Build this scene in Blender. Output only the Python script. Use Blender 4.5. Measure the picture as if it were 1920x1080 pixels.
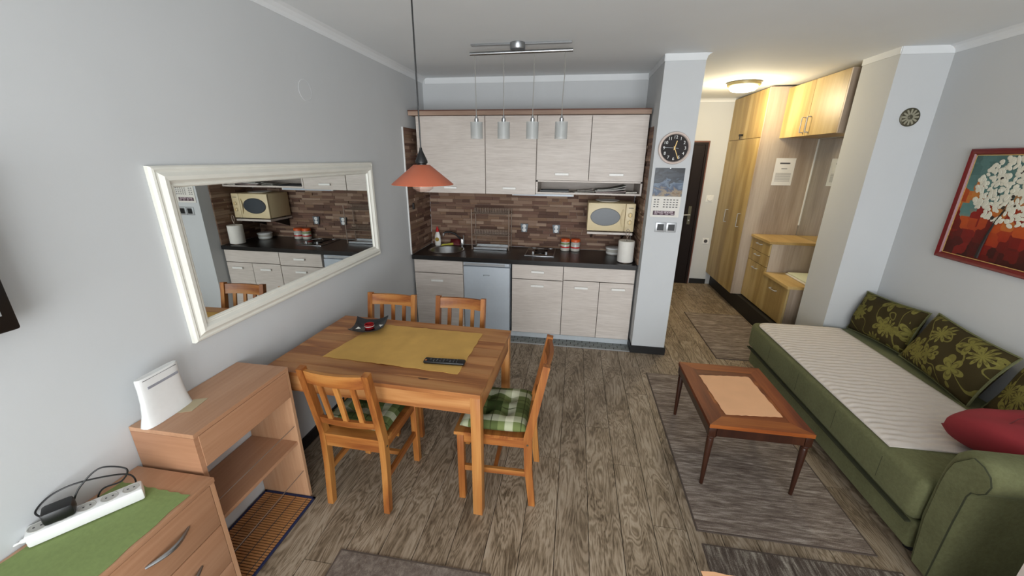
import bpy, bmesh, math, random
from mathutils import Vector, Matrix, Euler
random.seed(7)
for o in list(bpy.data.objects): bpy.data.objects.remove(o)
SC = bpy.context.scene
C = SC.collection
PI = math.pi
def R(a): return math.radians(a)
def lin(c):
    return tuple(((v/255)/12.92 if v/255 <= .04045 else ((v/255+.055)/1.055)**2.4) for v in c) + (1.0,)

# ------------------------------------------------------------------ camera
YAW, PITCH, ROLL, FPX = -0.1558, 0.3231, 0.0098, 728.17
fw = Vector((math.sin(YAW)*math.cos(PITCH), math.cos(YAW)*math.cos(PITCH), -math.sin(PITCH)))
rt = Vector((math.cos(YAW), -math.sin(YAW), 0)); up = rt.cross(fw)
r2 = rt*math.cos(ROLL) + up*math.sin(ROLL); u2 = up*math.cos(ROLL) - rt*math.sin(ROLL)
cam = bpy.data.objects.new('camera', bpy.data.cameras.new('camera')); C.objects.link(cam)
m = Matrix((r2, u2, -fw)).transposed().to_4x4(); m.translation = Vector((1.6359, 0, 1.7935))
cam.matrix_world = m
cam.data.sensor_width = 36; cam.data.lens = FPX/1920*36; cam.data.clip_start = .02
SC.camera = cam
# ------------------------------------------------------------------ world, light, exposure
w = bpy.data.worlds.new('world'); SC.world = w; w.use_nodes = True
w.node_tree.nodes['Background'].inputs[0].default_value = (0.80, 0.90, 1.0, 1)
w.node_tree.nodes['Background'].inputs[1].default_value = 1.0
def area(name, loc, rot, sx, sy, power, col):
    l = bpy.data.lights.new(name, 'AREA'); l.shape = 'RECTANGLE'; l.size = sx; l.size_y = sy
    l.energy = power; l.color = col
    o = bpy.data.objects.new(name, l); C.objects.link(o); o.location = loc; o.rotation_euler = rot
    return o
area('window_daylight', (2.0, -2.47, 1.25), (R(90), 0, 0), 3.3, 2.3, 236, (0.95, 0.98, 1.0))   # sky light entering by the window behind the camera
SC.view_settings.view_transform = 'Standard'; SC.view_settings.look = 'None'
SC.view_settings.exposure = 0.0; SC.view_settings.gamma = 1; SC.view_settings.use_curve_mapping = False

# ------------------------------------------------------------------ mesh builder
class MB:
    def __init__(s): s.v = []; s.f = []; s.mi = []; s.cur = 0
    def add(s, vs, fs):
        n = len(s.v); s.v += [tuple(p) for p in vs]
        for f in fs: s.f.append(tuple(i+n for i in f)); s.mi.append(s.cur)
        return s
    def box(s, x0, x1, y0, y1, z0, z1, bev=0, seg=2):
        if bev <= 0:
            vs = [(x0,y0,z0),(x1,y0,z0),(x1,y1,z0),(x0,y1,z0),(x0,y0,z1),(x1,y0,z1),(x1,y1,z1),(x0,y1,z1)]
            return s.add(vs, [(3,2,1,0),(4,5,6,7),(0,1,5,4),(1,2,6,5),(2,3,7,6),(3,0,4,7)])
        bm = bmesh.new(); bmesh.ops.create_cube(bm, size=1)
        for v in bm.verts:
            v.co = Vector((x0+(v.co.x+.5)*(x1-x0), y0+(v.co.y+.5)*(y1-y0), z0+(v.co.z+.5)*(z1-z0)))
        bmesh.ops.bevel(bm, geom=bm.edges[:], offset=bev, segments=seg, affect='EDGES', profile=.5)
        bm.verts.ensure_lookup_table()
        s.add([v.co[:] for v in bm.verts], [[v.index for v in f.verts] for f in bm.faces]); bm.free(); return s
    def cyl(s, p0, p1, r0, r1=None, seg=16):
        p0 = Vector(p0); p1 = Vector(p1); r1 = r0 if r1 is None else r1
        d = (p1-p0).normalized(); a = d.orthogonal().normalized(); b = d.cross(a)
        vs = []
        for p, r in ((p0, r0), (p1, r1)):
            for i in range(seg):
                t = 2*PI*i/seg; vs.append(p + a*r*math.cos(t) + b*r*math.sin(t))
        fs = [(i, (i+1) % seg, seg+(i+1) % seg, seg+i) for i in range(seg)]
        fs += [tuple(reversed(range(seg))), tuple(range(seg, 2*seg))]
        return s.add(vs, fs)
    def tube(s, pts, r, seg=8, closed=False):
        pts = [Vector(p) for p in pts]; n = len(pts); vs = []; fs = []; pa = None
        for i, p in enumerate(pts):
            if closed: d = pts[(i+1) % n]-pts[i-1]
            else: d = pts[min(i+1, n-1)]-pts[max(i-1, 0)]
            d.normalize()
            a = (pa - d*pa.dot(d)) if pa else d.orthogonal()
            a.normalize(); pa = a; b = d.cross(a)
            rr = r[i] if isinstance(r, (list, tuple)) else r
            for k in range(seg):
                t = 2*PI*k/seg; vs.append(p + a*rr*math.cos(t) + b*rr*math.sin(t))
        for i in range(n if closed else n-1):
            j = (i+1) % n
            for k in range(seg): fs.append((i*seg+k, i*seg+(k+1) % seg, j*seg+(k+1) % seg, j*seg+k))
        if not closed: fs += [tuple(reversed(range(seg))), tuple(range((n-1)*seg, n*seg))]
        return s.add(vs, fs)
    def lathe(s, prof, c=(0,0,0), seg=24, cap=True):
        vs = []; fs = []; n = len(prof)
        for r, z in prof:
            for k in range(seg):
                t = 2*PI*k/seg; vs.append((c[0]+r*math.cos(t), c[1]+r*math.sin(t), c[2]+z))
        for i in range(n-1):
            for k in range(seg): fs.append((i*seg+k, i*seg+(k+1) % seg, (i+1)*seg+(k+1) % seg, (i+1)*seg+k))
        if cap: fs += [tuple(reversed(range(seg))), tuple(range((n-1)*seg, n*seg))]
        return s.add(vs, fs)
    def prism(s, poly, a0, a1, axis='y'):
        # poly in the two remaining axes
        def P(p, a):
            return {'x': (a, p[0], p[1]), 'y': (p[0], a, p[1]), 'z': (p[0], p[1], a)}[axis]
        n = len(poly); vs = [P(p, a0) for p in poly]+[P(p, a1) for p in poly]
        fs = [(i, (i+1) % n, n+(i+1) % n, n+i) for i in range(n)] + [tuple(reversed(range(n))), tuple(range(n, 2*n))]
        return s.add(vs, fs)
    def beam(s, p0, p1, wx, wy, ref=(0,1,0)):
        """rectangular bar from p0 to p1; wx across (ref x dir), wy along ref"""
        p0 = Vector(p0); p1 = Vector(p1); d = (p1-p0).normalized(); rf = Vector(ref)
        b = (rf - d*rf.dot(d)).normalized(); a = d.cross(b)
        vs = []
        for p in (p0, p1):
            for sx, sy in ((-1,-1),(1,-1),(1,1),(-1,1)): vs.append(p + a*sx*wx/2 + b*sy*wy/2)
        return s.add(vs, [(3,2,1,0),(4,5,6,7),(0,1,5,4),(1,2,6,5),(2,3,7,6),(3,0,4,7)])
    def build(s, name, mat, parent=None, smooth=False, loc=None, rot=None, angle=40):
        me = bpy.data.meshes.new(name); me.from_pydata(s.v, [], s.f)
        bm = bmesh.new(); bm.from_mesh(me); bmesh.ops.recalc_face_normals(bm, faces=bm.faces[:]); bm.to_mesh(me); bm.free()
        for mm in (mat if isinstance(mat, (list, tuple)) else [mat]): me.materials.append(mm)
        if len(me.materials) > 1: me.polygons.foreach_set('material_index', s.mi)
        if smooth:
            me.polygons.foreach_set('use_smooth', [True]*len(me.polygons)); me.set_sharp_from_angle(angle=R(angle))
        me.update()
        o = bpy.data.objects.new(name, me); C.objects.link(o)
        if parent: o.parent = parent
        if loc: o.location = loc
        if rot: o.rotation_euler = rot
        return o
def box(name, b, mat, parent=None, bev=0, **k):
    return MB().box(*b, bev=bev).build(name, mat, parent, smooth=bev > 0, **k)
def tag(o, label, cat, group=None):
    o['label'] = label; o['category'] = cat
    if group: o['group'] = group
    return o
def thing(name, label, cat, loc=(0,0,0), rz=0, group=None):
    o = bpy.data.objects.new(name, None); o.empty_display_size = .05; C.objects.link(o)
    o.location = loc; o.rotation_euler = (0, 0, rz); return tag(o, label, cat, group)
def struct(o):
    o['kind'] = 'structure'; return o
def dup(root, loc, rz, label):
    r = root.copy(); C.objects.link(r); r.location = loc; r.rotation_euler = (0,0,rz); r['label'] = label
    for ch in list(root.children):
        c = ch.copy(); C.objects.link(c); c.parent = r
        for g in ch.children:
            d = g.copy(); C.objects.link(d); d.parent = c
    return r
def text(name, body, size, mat, parent, loc, rot, ext=.0004, align='CENTER', sx=1):
    cu = bpy.data.curves.new(name, 'FONT'); cu.body = body; cu.size = size; cu.extrude = ext
    cu.align_x = align; cu.align_y = 'CENTER'; cu.resolution_u = 3
    t = bpy.data.objects.new(name, cu); C.objects.link(t)
    dg = bpy.context.evaluated_depsgraph_get()
    me = bpy.data.meshes.new_from_object(t.evaluated_get(dg)); bpy.data.objects.remove(t)
    me.materials.clear(); me.materials.append(mat)
    o = bpy.data.objects.new(name, me); C.objects.link(o); o.parent = parent; o.location = loc; o.rotation_euler = rot; o.scale = (sx, 1, 1)
    return o
def pillow_mesh(w, d, h, n=18, p=2.6, pinch=.06, tufts=None, wob=0, seed=1, pw=.45):
    """soft cushion in local xy, thickness z, centred"""
    rnd = random.Random(seed); ph = [rnd.uniform(0, 6.28) for _ in range(6)]
    vs = []; fs = []
    def pt(i, j, sgn):
        u = -1+2*i/n; v = -1+2*j/n
        t = max(0, (1-abs(u)**p)*(1-abs(v)**p))**pw
        # corners stay out, side middles drawn in
        x = u*w/2*(1-pinch*(1-v*v)*abs(u)); y = v*d/2*(1-pinch*(1-u*u)*abs(v))
        z = sgn*h/2*t
        if wob: z += wob*t*(math.sin(3*u+ph[0])*math.cos(2.5*v+ph[1])+.5*math.sin(6*u+5*v+ph[2]))*(1 if sgn > 0 else .4)
        if tufts and sgn > 0:
            for (a, b) in tufts:
                q = ((u-a)**2+(v-b)**2)/.035; z -= h*.55*math.exp(-q)
        return (x, y, z)
    idx = {}
    for sgn in (1, -1):
        for i in range(n+1):
            for j in range(n+1):
                e = i in (0, n) or j in (0, n)
                if e and (i, j, 1) in idx: idx[(i, j, sgn)] = idx[(i, j, 1)]; continue
                idx[(i, j, sgn)] = len(vs); vs.append(pt(i, j, sgn))
    for sgn in (1, -1):
        for i in range(n):
            for j in range(n):
                f = (idx[(i,j,sgn)], idx[(i+1,j,sgn)], idx[(i+1,j+1,sgn)], idx[(i,j+1,sgn)])
                fs.append(f if sgn > 0 else f[::-1])
    return MB().add(vs, fs)

# ------------------------------------------------------------------ materials
class NT:
    def __init__(s, name):
        s.m = bpy.data.materials.new(name); s.m.use_nodes = True; s.t = s.m.node_tree
        s.b = s.t.nodes['Principled BSDF']
    def n(s, kind, **k):
        nd = s.t.nodes.new('ShaderNode'+kind)
        for a, v in k.items(): setattr(nd, a, v)
        return nd
    def l(s, a, b): s.t.links.new(a, b)
    def val(s, sock, v):
        if hasattr(v, 'is_output') or hasattr(v, 'links'): s.l(v, sock)
        else: sock.default_value = v
    def math(s, op, a, b=None, c=None, clamp=False):
        nd = s.n('Math', operation=op, use_clamp=clamp); s.val(nd.inputs[0], a)
        if b is not None: s.val(nd.inputs[1], b)
        if c is not None: s.val(nd.inputs[2], c)
        return nd.outputs[0]
    def coord(s, scale=(1,1,1), world=False, rnd=0, rot=(0,0,0), loc=(0,0,0)):
        src = s.n('NewGeometry').outputs['Position'] if world else s.n('TexCoord').outputs['Object']
        if rnd:
            oi = s.n('ObjectInfo'); mu = s.n('VectorMath', operation='SCALE'); mu.inputs[0].default_value = (rnd, rnd*.73, rnd*1.31)
            s.l(oi.outputs['Random'], mu.inputs['Scale']); ad = s.n('VectorMath', operation='ADD')
            s.l(src, ad.inputs[0]); s.l(mu.outputs[0], ad.inputs[1]); src = ad.outputs[0]
        mp = s.n('Mapping'); s.l(src, mp.inputs['Vector']); mp.inputs['Scale'].default_value = scale
        mp.inputs['Rotation'].default_value = rot; mp.inputs['Location'].default_value = loc
        return mp.outputs[0]
    def noise(s, vec, scale=5, detail=3, rough=.5, dist=0):
        nd = s.n('TexNoise'); nd.inputs['Scale'].default_value = scale; nd.inputs['Detail'].default_value = detail
        nd.inputs['Roughness'].default_value = rough; nd.inputs['Distortion'].default_value = dist
        s.l(vec, nd.inputs['Vector']); return nd.outputs['Fac']
    def ramp(s, fac, stops, interp='LINEAR'):
        nd = s.n('ValToRGB'); cr = nd.color_ramp; cr.interpolation = interp
        while len(cr.elements) < len(stops): cr.elements.new(.5)
        for e, (p, c) in zip(cr.elements, stops): e.position = p; e.color = lin(c) if len(c) == 3 else c
        s.val(nd.inputs[0], fac); return nd.outputs[0]
    def mix(s, fac, a, b, mode='MIX'):
        nd = s.n('Mix', data_type='RGBA', blend_type=mode); s.val(nd.inputs[0], fac)
        for i, v in ((6, a), (7, b)):
            if isinstance(v, tuple): nd.inputs[i].default_value = lin(v) if len(v) == 3 else v
            else: s.l(v, nd.inputs[i])
        return nd.outputs[2]
    def bump(s, h, strength=.2, dist=.01):
        nd = s.n('Bump'); nd.inputs['Strength'].default_value = strength; nd.inputs['Distance'].default_value = dist
        s.l(h, nd.inputs['Height']); s.l(nd.outputs[0], s.b.inputs['Normal'])
    def fin(s, col=None, rough=.5, metal=0, spec=.5):
        if col is not None:
            if isinstance(col, tuple): s.b.inputs['Base Color'].default_value = lin(col) if len(col) == 3 else col
            else: s.l(col, s.b.inputs['Base Color'])
        s.val(s.b.inputs['Roughness'], rough); s.b.inputs['Metallic'].default_value = metal
        s.b.inputs['Specular IOR Level'].default_value = spec; return s.m
def plain(name, col, rough=.5, metal=0, spec=.5, var=.06, sc=40, bump=0):
    t = NT(name); f = t.noise(t.coord(), sc, 2)
    c2 = tuple(max(0, v*(1-var)) for v in col)
    if bump: t.bump(f, bump, .002)
    return t.fin(t.mix(f, col, c2), rough, metal, spec)
def wood(name, c1, c2, c3, axis='x', grain=1.0, K=26, rough=.45, world=False, rnd=9.0, knots=False, var=.18, spec=.4):
    """contour grain stretched along an axis; per-object offset and tone"""
    t = NT(name); a = 'xyz'.index(axis)
    sc = [6*grain]*3; sc[a] = .8*grain; s2 = [90*grain]*3; s2[a] = 4*grain
    n = t.noise(t.coord(tuple(sc), world, rnd), 1, 2, .45, .2)
    rings = t.math('MULTIPLY_ADD', t.math('SINE', t.math('MULTIPLY', n, K)), .5, .5)
    fib = t.noise(t.coord(tuple(s2), world, rnd), 1, 3, .6)
    big = t.noise(t.coord(tuple(v*.25 for v in sc), world, rnd), 1, 1)
    f = t.math('ADD', t.math('MULTIPLY', rings, .45), t.math('MULTIPLY', fib, .55))
    col = t.ramp(f, [(.15, c3), (.5, c2), (.85, c1)])
    oi = t.n('ObjectInfo'); tone = t.math('ADD', t.math('MULTIPLY', oi.outputs['Random'], var), t.math('MULTIPLY', big, var))
    col = t.mix(tone, col, tuple(v*.45 for v in c3))
    if knots:
        vo = t.n('TexVoronoi'); vo.inputs['Scale'].default_value = 1
        ks = [5.2]*3; ks[a] = 2.4; t.l(t.coord(tuple(ks), world, rnd), vo.inputs['Vector'])
        k = t.math('LESS_THAN', vo.outputs['Distance'], .085)
        col = t.mix(t.math('MULTIPLY', k, .7), col, tuple(v*.4 for v in c3))
    t.bump(f, .12, .002)
    return t.fin(col, rough, 0, spec)

M = {}
def wallmat(name, col):
    t = NT(name); v = t.coord(); f = t.noise(v, 2.2, 3); g = t.noise(v, 160, 2)
    t.bump(g, .06, .002)
    return t.fin(t.mix(f, col, tuple(c*.965 for c in col)), .85, 0, .2)
M['wall'] = wallmat('wall_paint', (203, 205, 206))
M['ceil'] = wallmat('ceiling_paint', (232, 235, 236))
M['cove'] = wallmat('cornice_paint', (228, 230, 231))
M['black'] = plain('black_skirting', (18, 17, 17), .5)
M['chair'] = wood('pine_chair', (198, 140, 74), (174, 110, 52), (132, 70, 30), 'z', 1.3, 22, .4, knots=False)
M['chairx'] = wood('pine_chair_cross', (196, 138, 74), (172, 108, 52), (130, 68, 30), 'x', 1.3, 22, .4)
M['chairy'] = wood('pine_chair_depth', (196, 138, 74), (172, 108, 52), (130, 68, 30), 'y', 1.3, 22, .4)
M['pine'] = wood('pine_board', (198, 144, 90), (176, 116, 66), (136, 80, 42), 'x', 1.0, 24, .38, knots=True, var=.16)
M['piney'] = wood('pine_board_depth', (198, 142, 88), (178, 116, 66), (140, 84, 44), 'y', 1.0, 24, .4)
M['pinez'] = wood('pine_post', (204, 146, 82), (182, 118, 60), (142, 82, 38), 'z', 1.0, 22, .4, knots=True)
M['beech'] = wood('beech_laminate', (200, 158, 126), (190, 146, 114), (172, 126, 94), 'y', .8, 8, .4, var=.08)
M['beechx'] = wood('beech_laminate_cross', (194, 150, 118), (182, 136, 104), (162, 114, 84), 'x', .8, 8, .4, var=.08)
M['beechz'] = wood('beech_laminate_upright', (208, 170, 138), (196, 154, 120), (178, 132, 98), 'z', .8, 8, .4, var=.08)
def larch():
    t = NT('pale_larch_front'); a = t.noise(t.coord((7, 90, 110), False, 9), 1, 3, .6); b = t.noise(t.coord((1.6, 9, 14), False, 9), 1, 2)
    f = t.math('ADD', t.math('MULTIPLY', a, .7), t.math('MULTIPLY', b, .3)); t.bump(a, .06, .001)
    return t.fin(t.ramp(f, [(.3, (190, 179, 170)), (.5, (205, 195, 186)), (.7, (217, 208, 200))]), .45, 0, .4)
M['kfront'] = larch()
M['oak'] = wood('golden_oak_front', (196, 172, 122), (178, 152, 98), (148, 120, 72), 'z', .9, 12, .4, var=.1)
M['oaky'] = wood('golden_oak_top', (206, 176, 118), (190, 158, 100), (166, 134, 80), 'y', .7, 12, .35, var=.1)
M['goak'] = wood('grey_oak_panel', (192, 178, 162), (174, 158, 141), (140, 122, 104), 'z', .6, 12, .45, var=.06)
M['cherry'] = wood('cherry_veneer_long', (148, 80, 36), (122, 58, 24), (84, 34, 13), 'y', 1.0, 12, .5, var=.1, spec=.25)
M['cherryx'] = wood('cherry_veneer_cross', (160, 92, 40), (134, 68, 26), (94, 42, 15), 'x', 1.0, 12, .5, var=.1, spec=.25)
M['cherryz'] = wood('cherry_turned_leg', (70, 38, 22), (56, 28, 16), (40, 18, 10), 'z', 1.0, 12, .3, var=.1, spec=.6)
def floor_mat():
    t = NT('aged_oak_plank')
    n = t.noise(t.coord((9, 1.5, 1), True, 13), 1, 4, .55, .9)
    rings = t.math('MULTIPLY_ADD', t.math('SINE', t.math('MULTIPLY', n, 85)), .5, .5)
    fib = t.noise(t.coord((210, 16, 1), True, 13), 1, 4, .7)
    blot = t.noise(t.coord((7, 3.2, 1), True, 13), 1, 5, .62)
    rmask = t.math('MULTIPLY', rings, t.math('MULTIPLY_ADD', blot, .45, -.02))
    f = t.math('ADD', t.math('ADD', rmask, t.math('MULTIPLY', fib, .5)), t.math('MULTIPLY', blot, .45))
    col = t.ramp(f, [(.38, (80, 66, 50)), (.5, (124, 108, 88)), (.62, (150, 133, 112)), (.8, (172, 157, 137))])
    oi = t.n('ObjectInfo')
    col = t.mix(t.math('MULTIPLY', oi.outputs['Random'], .22), col, (96, 82, 68))
    t.bump(f, .18, .002)
    return t.fin(col, .5, 0, .35)
M['floor'] = floor_mat()
def rug_mat(name, a, b, c, scale):
    t = NT(name); n = t.noise(t.coord(scale, True), 1, 5, .65, .3); g = t.noise(t.coord((260, 260, 1), True), 1, 2)
    big = t.noise(t.coord((scale[0]*.3, scale[1]*.3, 1), True), 1, 3)
    f = t.math('ADD', t.math('MULTIPLY', n, .55), t.math('ADD', t.math('MULTIPLY', g, .22), t.math('MULTIPLY', big, .25)))
    t.bump(g, .4, .004)
    return t.fin(t.ramp(f, [(.36, a), (.5, b), (.66, c)]), .95, 0, .1)
M['rug'] = rug_mat('rug_streaked', (84, 71, 63), (124, 111, 101), (184, 173, 161), (9, 75, 1))
M['rug2'] = rug_mat('rug_streaked_dark', (62, 52, 46), (94, 84, 76), (174, 166, 152), (60, 9, 1))
M['rug3'] = rug_mat('rug_taupe', (88, 77, 69), (110, 99, 90), (140, 129, 119), (60, 40, 1))
STONES = [plain('stone_%d' % i, c, .75, var=.22, sc=26, bump=.4) for i, c in enumerate([(146, 116, 95), (118, 88, 70), (158, 128, 107), (98, 68, 54), (134, 102, 83), (172, 144, 122), (122, 88, 72), (142, 110, 86)])]
M['grout'] = plain('stone_backing', (60, 44, 36), .9)
M['counter'] = plain('black_worktop', (26, 25, 25), .3, spec=.5, var=.25, sc=120)
M['steel'] = plain('brushed_steel', (176, 178, 180), .28, 1, var=.08, sc=60)
M['chrome'] = plain('chrome', (205, 205, 205), .12, 1, var=.03)
M['wire'] = plain('dull_wire', (150, 132, 118), .4, .4)
M['handle'] = plain('satin_handle', (242, 240, 235), .35, 0)
M['fridge'] = plain('fridge_silver', (190, 198, 206), .5, 0, var=.03)
M['plinth'] = plain('aluminium_plinth', (196, 202, 206), .4, .15, var=.05)
M['white'] = plain('white_plastic', (228, 228, 226), .4, var=.03)
M['cream'] = plain('cream_plastic', (222, 204, 164), .4, var=.03)
M['blackp'] = plain('black_plastic', (14, 14, 15), .4, var=.1)
M['blackg'] = plain('black_glass', (8, 8, 9), .08, spec=.6, var=.05)
M['mwglass'] = plain('microwave_window', (62, 68, 74), .3, spec=.5, var=.1)
M['paper'] = plain('paper', (226, 222, 214), .8, var=.04)
M['ink'] = plain('printed_ink', (70, 68, 70), .8)
M['orange'] = plain('orange_glass', (192, 104, 74), .5, var=.08, sc=8)
M['frame'] = plain('white_painted_frame', (232, 230, 220), .35, var=.05, sc=14)
M['runner'] = plain('ochre_runner', (216, 170, 90), .9, var=.14, sc=9, bump=.15)
M['peach'] = plain('peach_cloth', (232, 178, 134), .85, var=.07, sc=9, bump=.15)
M['greencloth'] = plain('green_runner', (130, 148, 88), .9, var=.12, sc=70, bump=.3)
M['red'] = plain('red_lacquer', (150, 22, 26), .25, var=.1)
M['darkdoor'] = plain('dark_brown_door', (26, 15, 12), .5, spec=.2, var=.2, sc=10)
M['doortrim'] = plain('red_brown_trim', (112, 66, 50), .5, var=.15, sc=20)
M['redframe'] = plain('burgundy_frame', (122, 18, 24), .35, var=.25, sc=8)
M['gold'] = plain('gold_line', (226, 190, 120), .4, .3)
M['tile'] = plain('grey_floor_tile', (146, 150, 146), .5, var=.4, sc=30)
M['redc'] = plain('red_cotton', (150, 40, 48), .9, var=.16, sc=6, bump=.2)
M['brush'] = plain('yellow_green', (186, 178, 60), .5)
M['darkred'] = plain('dark_red', (96, 18, 22), .6)
M['jarlid'] = plain('orange_lid', (222, 92, 34), .4)
M['bronze'] = plain('bronze_vent', (92, 88, 72), .4, .5)
M['greysock'] = plain('grey_socket', (96, 106, 114), .4)
M['silver'] = plain('silver_frame', (186, 188, 190), .35, .4)
M['rose'] = plain('rose_gold_rim', (232, 214, 204), .25, .2)
M['bamboo'] = plain('bamboo_slat', (206, 146, 90), .5, var=.35, sc=18)
M['navy'] = plain('navy_binding', (28, 38, 78), .8)
M['beige'] = plain('beige_note', (186, 170, 138), .8, var=.1, sc=12)
def mirror_mat():
    t = NT('mirror_glass'); return t.fin((225, 228, 226), .01, 1)
M['mirror'] = mirror_mat()
def glass(name, col, alpha, rough=.05):
    t = NT(name); tr = t.n('BsdfTransparent'); mx = t.n('MixShader'); mx.inputs[0].default_value = alpha
    t.l(tr.outputs[0], mx.inputs[1]); t.l(t.b.outputs[0], mx.inputs[2]); t.l(mx.outputs[0], t.t.nodes['Material Output'].inputs[0])
    return t.fin(col, rough, 0, .5)
M['glass'] = glass('frosted_glass', (205, 208, 206), .38, .3)
M['clear'] = glass('clear_glass', (215, 220, 220), .22, .05)
M['bulb'] = glass('clear_bulb', (226, 190, 170), .35, .08)
M['jar'] = glass('jar_glass', (210, 206, 196), .75, .1)
def emit(name, col, s):
    t = NT(name); t.b.inputs['Emission Color'].default_value = lin(col); t.b.inputs['Emission Strength'].default_value = s
    return t.fin(col, .5)
M['lampglow'] = emit('lit_diffuser', (255, 238, 196), 14)
def velvet(name, a, b, sc=60):
    t = NT(name); v = t.coord(); f = t.noise(v, sc, 4, .75); g = t.noise(v, 7, 4, .6)
    t.bump(f, .45, .005)
    t.b.inputs['Sheen Weight'].default_value = .25; t.b.inputs['Sheen Roughness'].default_value = .4
    t.b.inputs['Sheen Tint'].default_value = lin((190, 200, 160))
    return t.fin(t.mix(t.math('ADD', t.math('MULTIPLY', f, .6), t.math('MULTIPLY', g, .4)), a, b), .9, 0, .15)
M['green'] = velvet('green_velour', (70, 69, 43), (128, 130, 94))
M['seam'] = plain('seam_thread', (52, 54, 32), .9)
M['pad'] = plain('quilted_cotton', (214, 205, 196), .9, var=.06, sc=20, bump=.15)
def floral(name):
    t = NT(name)
    co = t.coord((1,1,1), False, 5)
    sx = t.n('SeparateXYZ'); t.l(co, sx.inputs[0]); cb = t.n('CombineXYZ'); t.l(sx.outputs[0], cb.inputs[0]); t.l(sx.outputs[1], cb.inputs[1]); flat = cb.outputs[0]
    def flowers(scale, petals, rad, ofs):
        ad = t.n('VectorMath', operation='ADD'); t.l(flat, ad.inputs[0]); ad.inputs[1].default_value = (ofs, ofs*1.7, 0)
        vo = t.n('TexVoronoi'); vo.voronoi_dimensions = '2D'; vo.inputs['Scale'].default_value = scale; vo.inputs['Randomness'].default_value = .75
        t.l(ad.outputs[0], vo.inputs['Vector'])
        sub = t.n('VectorMath', operation='SUBTRACT'); t.l(ad.outputs[0], sub.inputs[0])
        t.l(vo.outputs['Position'], sub.inputs[1]); s2 = t.n('SeparateXYZ'); t.l(sub.outputs[0], s2.inputs[0])
        ang = t.math('ARCTAN2', s2.outputs[1], s2.outputs[0])
        r = t.math('SQRT', t.math('ADD', t.math('POWER', s2.outputs[0], 2), t.math('POWER', s2.outputs[1], 2)))
        pet = t.math('MULTIPLY_ADD', t.math('ABSOLUTE', t.math('COSINE', t.math('MULTIPLY', ang, petals/2))), .75*rad, .25*rad)
        inside = t.math('LESS_THAN', r, pet)
        core = t.math('LESS_THAN', t.math('ABSOLUTE', t.math('SUBTRACT', r, t.math('MULTIPLY', pet, .62))), .006)
        return t.math('MULTIPLY', inside, t.math('SUBTRACT', 1, t.math('MULTIPLY', core, .5)))
    f1 = flowers(5.2, 5, .075, .13); f2 = flowers(4.3, 11, .07, .57)
    vn = t.noise(flat, 5, 1); vine = t.math('LESS_THAN', t.math('ABSOLUTE', t.math('SUBTRACT', t.math('FRACT', t.math('MULTIPLY', vn, 5)), .5)), .05)
    fm = t.math('MAXIMUM', t.math('MAXIMUM', f1, f2), t.math('MULTIPLY', vine, .8))
    g = t.noise(co, 140, 3); fm2 = t.math('MULTIPLY', fm, t.math('MULTIPLY_ADD', g, .5, .6), clamp=True)
    t.bump(g, .25, .003)
    return t.fin(t.mix(fm2, (58, 50, 28), (124, 118, 60)), .9, 0, .15)
M['floral'] = floral('floral_brocade')
def plaid(name):
    t = NT(name); co = t.coord(); s = t.n('SeparateXYZ'); t.l(co, s.inputs[0])
    def band(o, ofs):
        return t.math('FRACT', t.math('ADD', t.math('MULTIPLY', o, 4.3), ofs))
    bx = band(s.outputs[0], .3); by = band(s.outputs[1], .1)
    st = [(0, (44, 66, 24)), (.34, (74, 96, 42)), (.36, (126, 142, 92)), (.66, (200, 204, 178)), (.86, (96, 116, 62))]
    def stops(f): return t.ramp(f, [(0, (46, 58, 26)), (.36, (98, 108, 64)), (.66, (198, 198, 172)), (.84, (106, 116, 72))], 'CONSTANT')
    col = t.mix(.5, stops(bx), stops(by))
    def line(f, p): return t.math('LESS_THAN', t.math('ABSOLUTE', t.math('SUBTRACT', f, p)), .012)
    ln = t.math('MAXIMUM', t.math('MAXIMUM', line(bx, .48), line(by, .48)), t.math('MAXIMUM', line(bx, .16), line(by, .16)))
    g = t.noise(co, 200, 2); t.bump(g, .2, .002)
    return t.fin(t.mix(t.math('MULTIPLY', ln, .8), col, (52, 56, 30)), .9, 0, .15)
M['plaid'] = plaid('green_plaid')
def painting_mat():
    t = NT('painted_canvas'); co = t.coord()
    vo = t.n('TexVoronoi'); vo.distance = 'CHEBYCHEV'; vo.inputs['Scale'].default_value = 15; t.l(co, vo.inputs['Vector'])
    s = t.n('SeparateXYZ'); t.l(co, s.inputs[0]); sp = t.n('SeparateXYZ'); t.l(vo.outputs['Position'], sp.inputs[0])
    sc = t.n('SeparateColor'); t.l(vo.outputs['Color'], sc.inputs[0])
    z = t.math('ADD', t.math('MULTIPLY', s.outputs[2], .4), t.math('MULTIPLY', sp.outputs[2], 1.0))
    f = t.math('ADD', z, t.math('MULTIPLY_ADD', sc.outputs[0], .34, -.17))
    col = t.ramp(f, [(0, (58, 10, 8)), (.2, (104, 16, 12)), (.36, (150, 26, 18)), (.47, (196, 84, 30)), (.56, (206, 132, 60)), (.6, (96, 140, 136)), (.78, (88, 128, 126)), (1, (70, 108, 106))])
    g = t.noise(co, 30, 4); t.bump(g, .4, .004)
    return t.fin(t.mix(t.math('MULTIPLY', g, .35), col, (40, 30, 24)), .5, 0, .3)
M['canvas'] = painting_mat()
M['petal'] = plain('white_impasto', (222, 220, 204), .6, var=.08)
M['trunk'] = plain('dark_paint', (34, 26, 24), .6)
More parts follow.
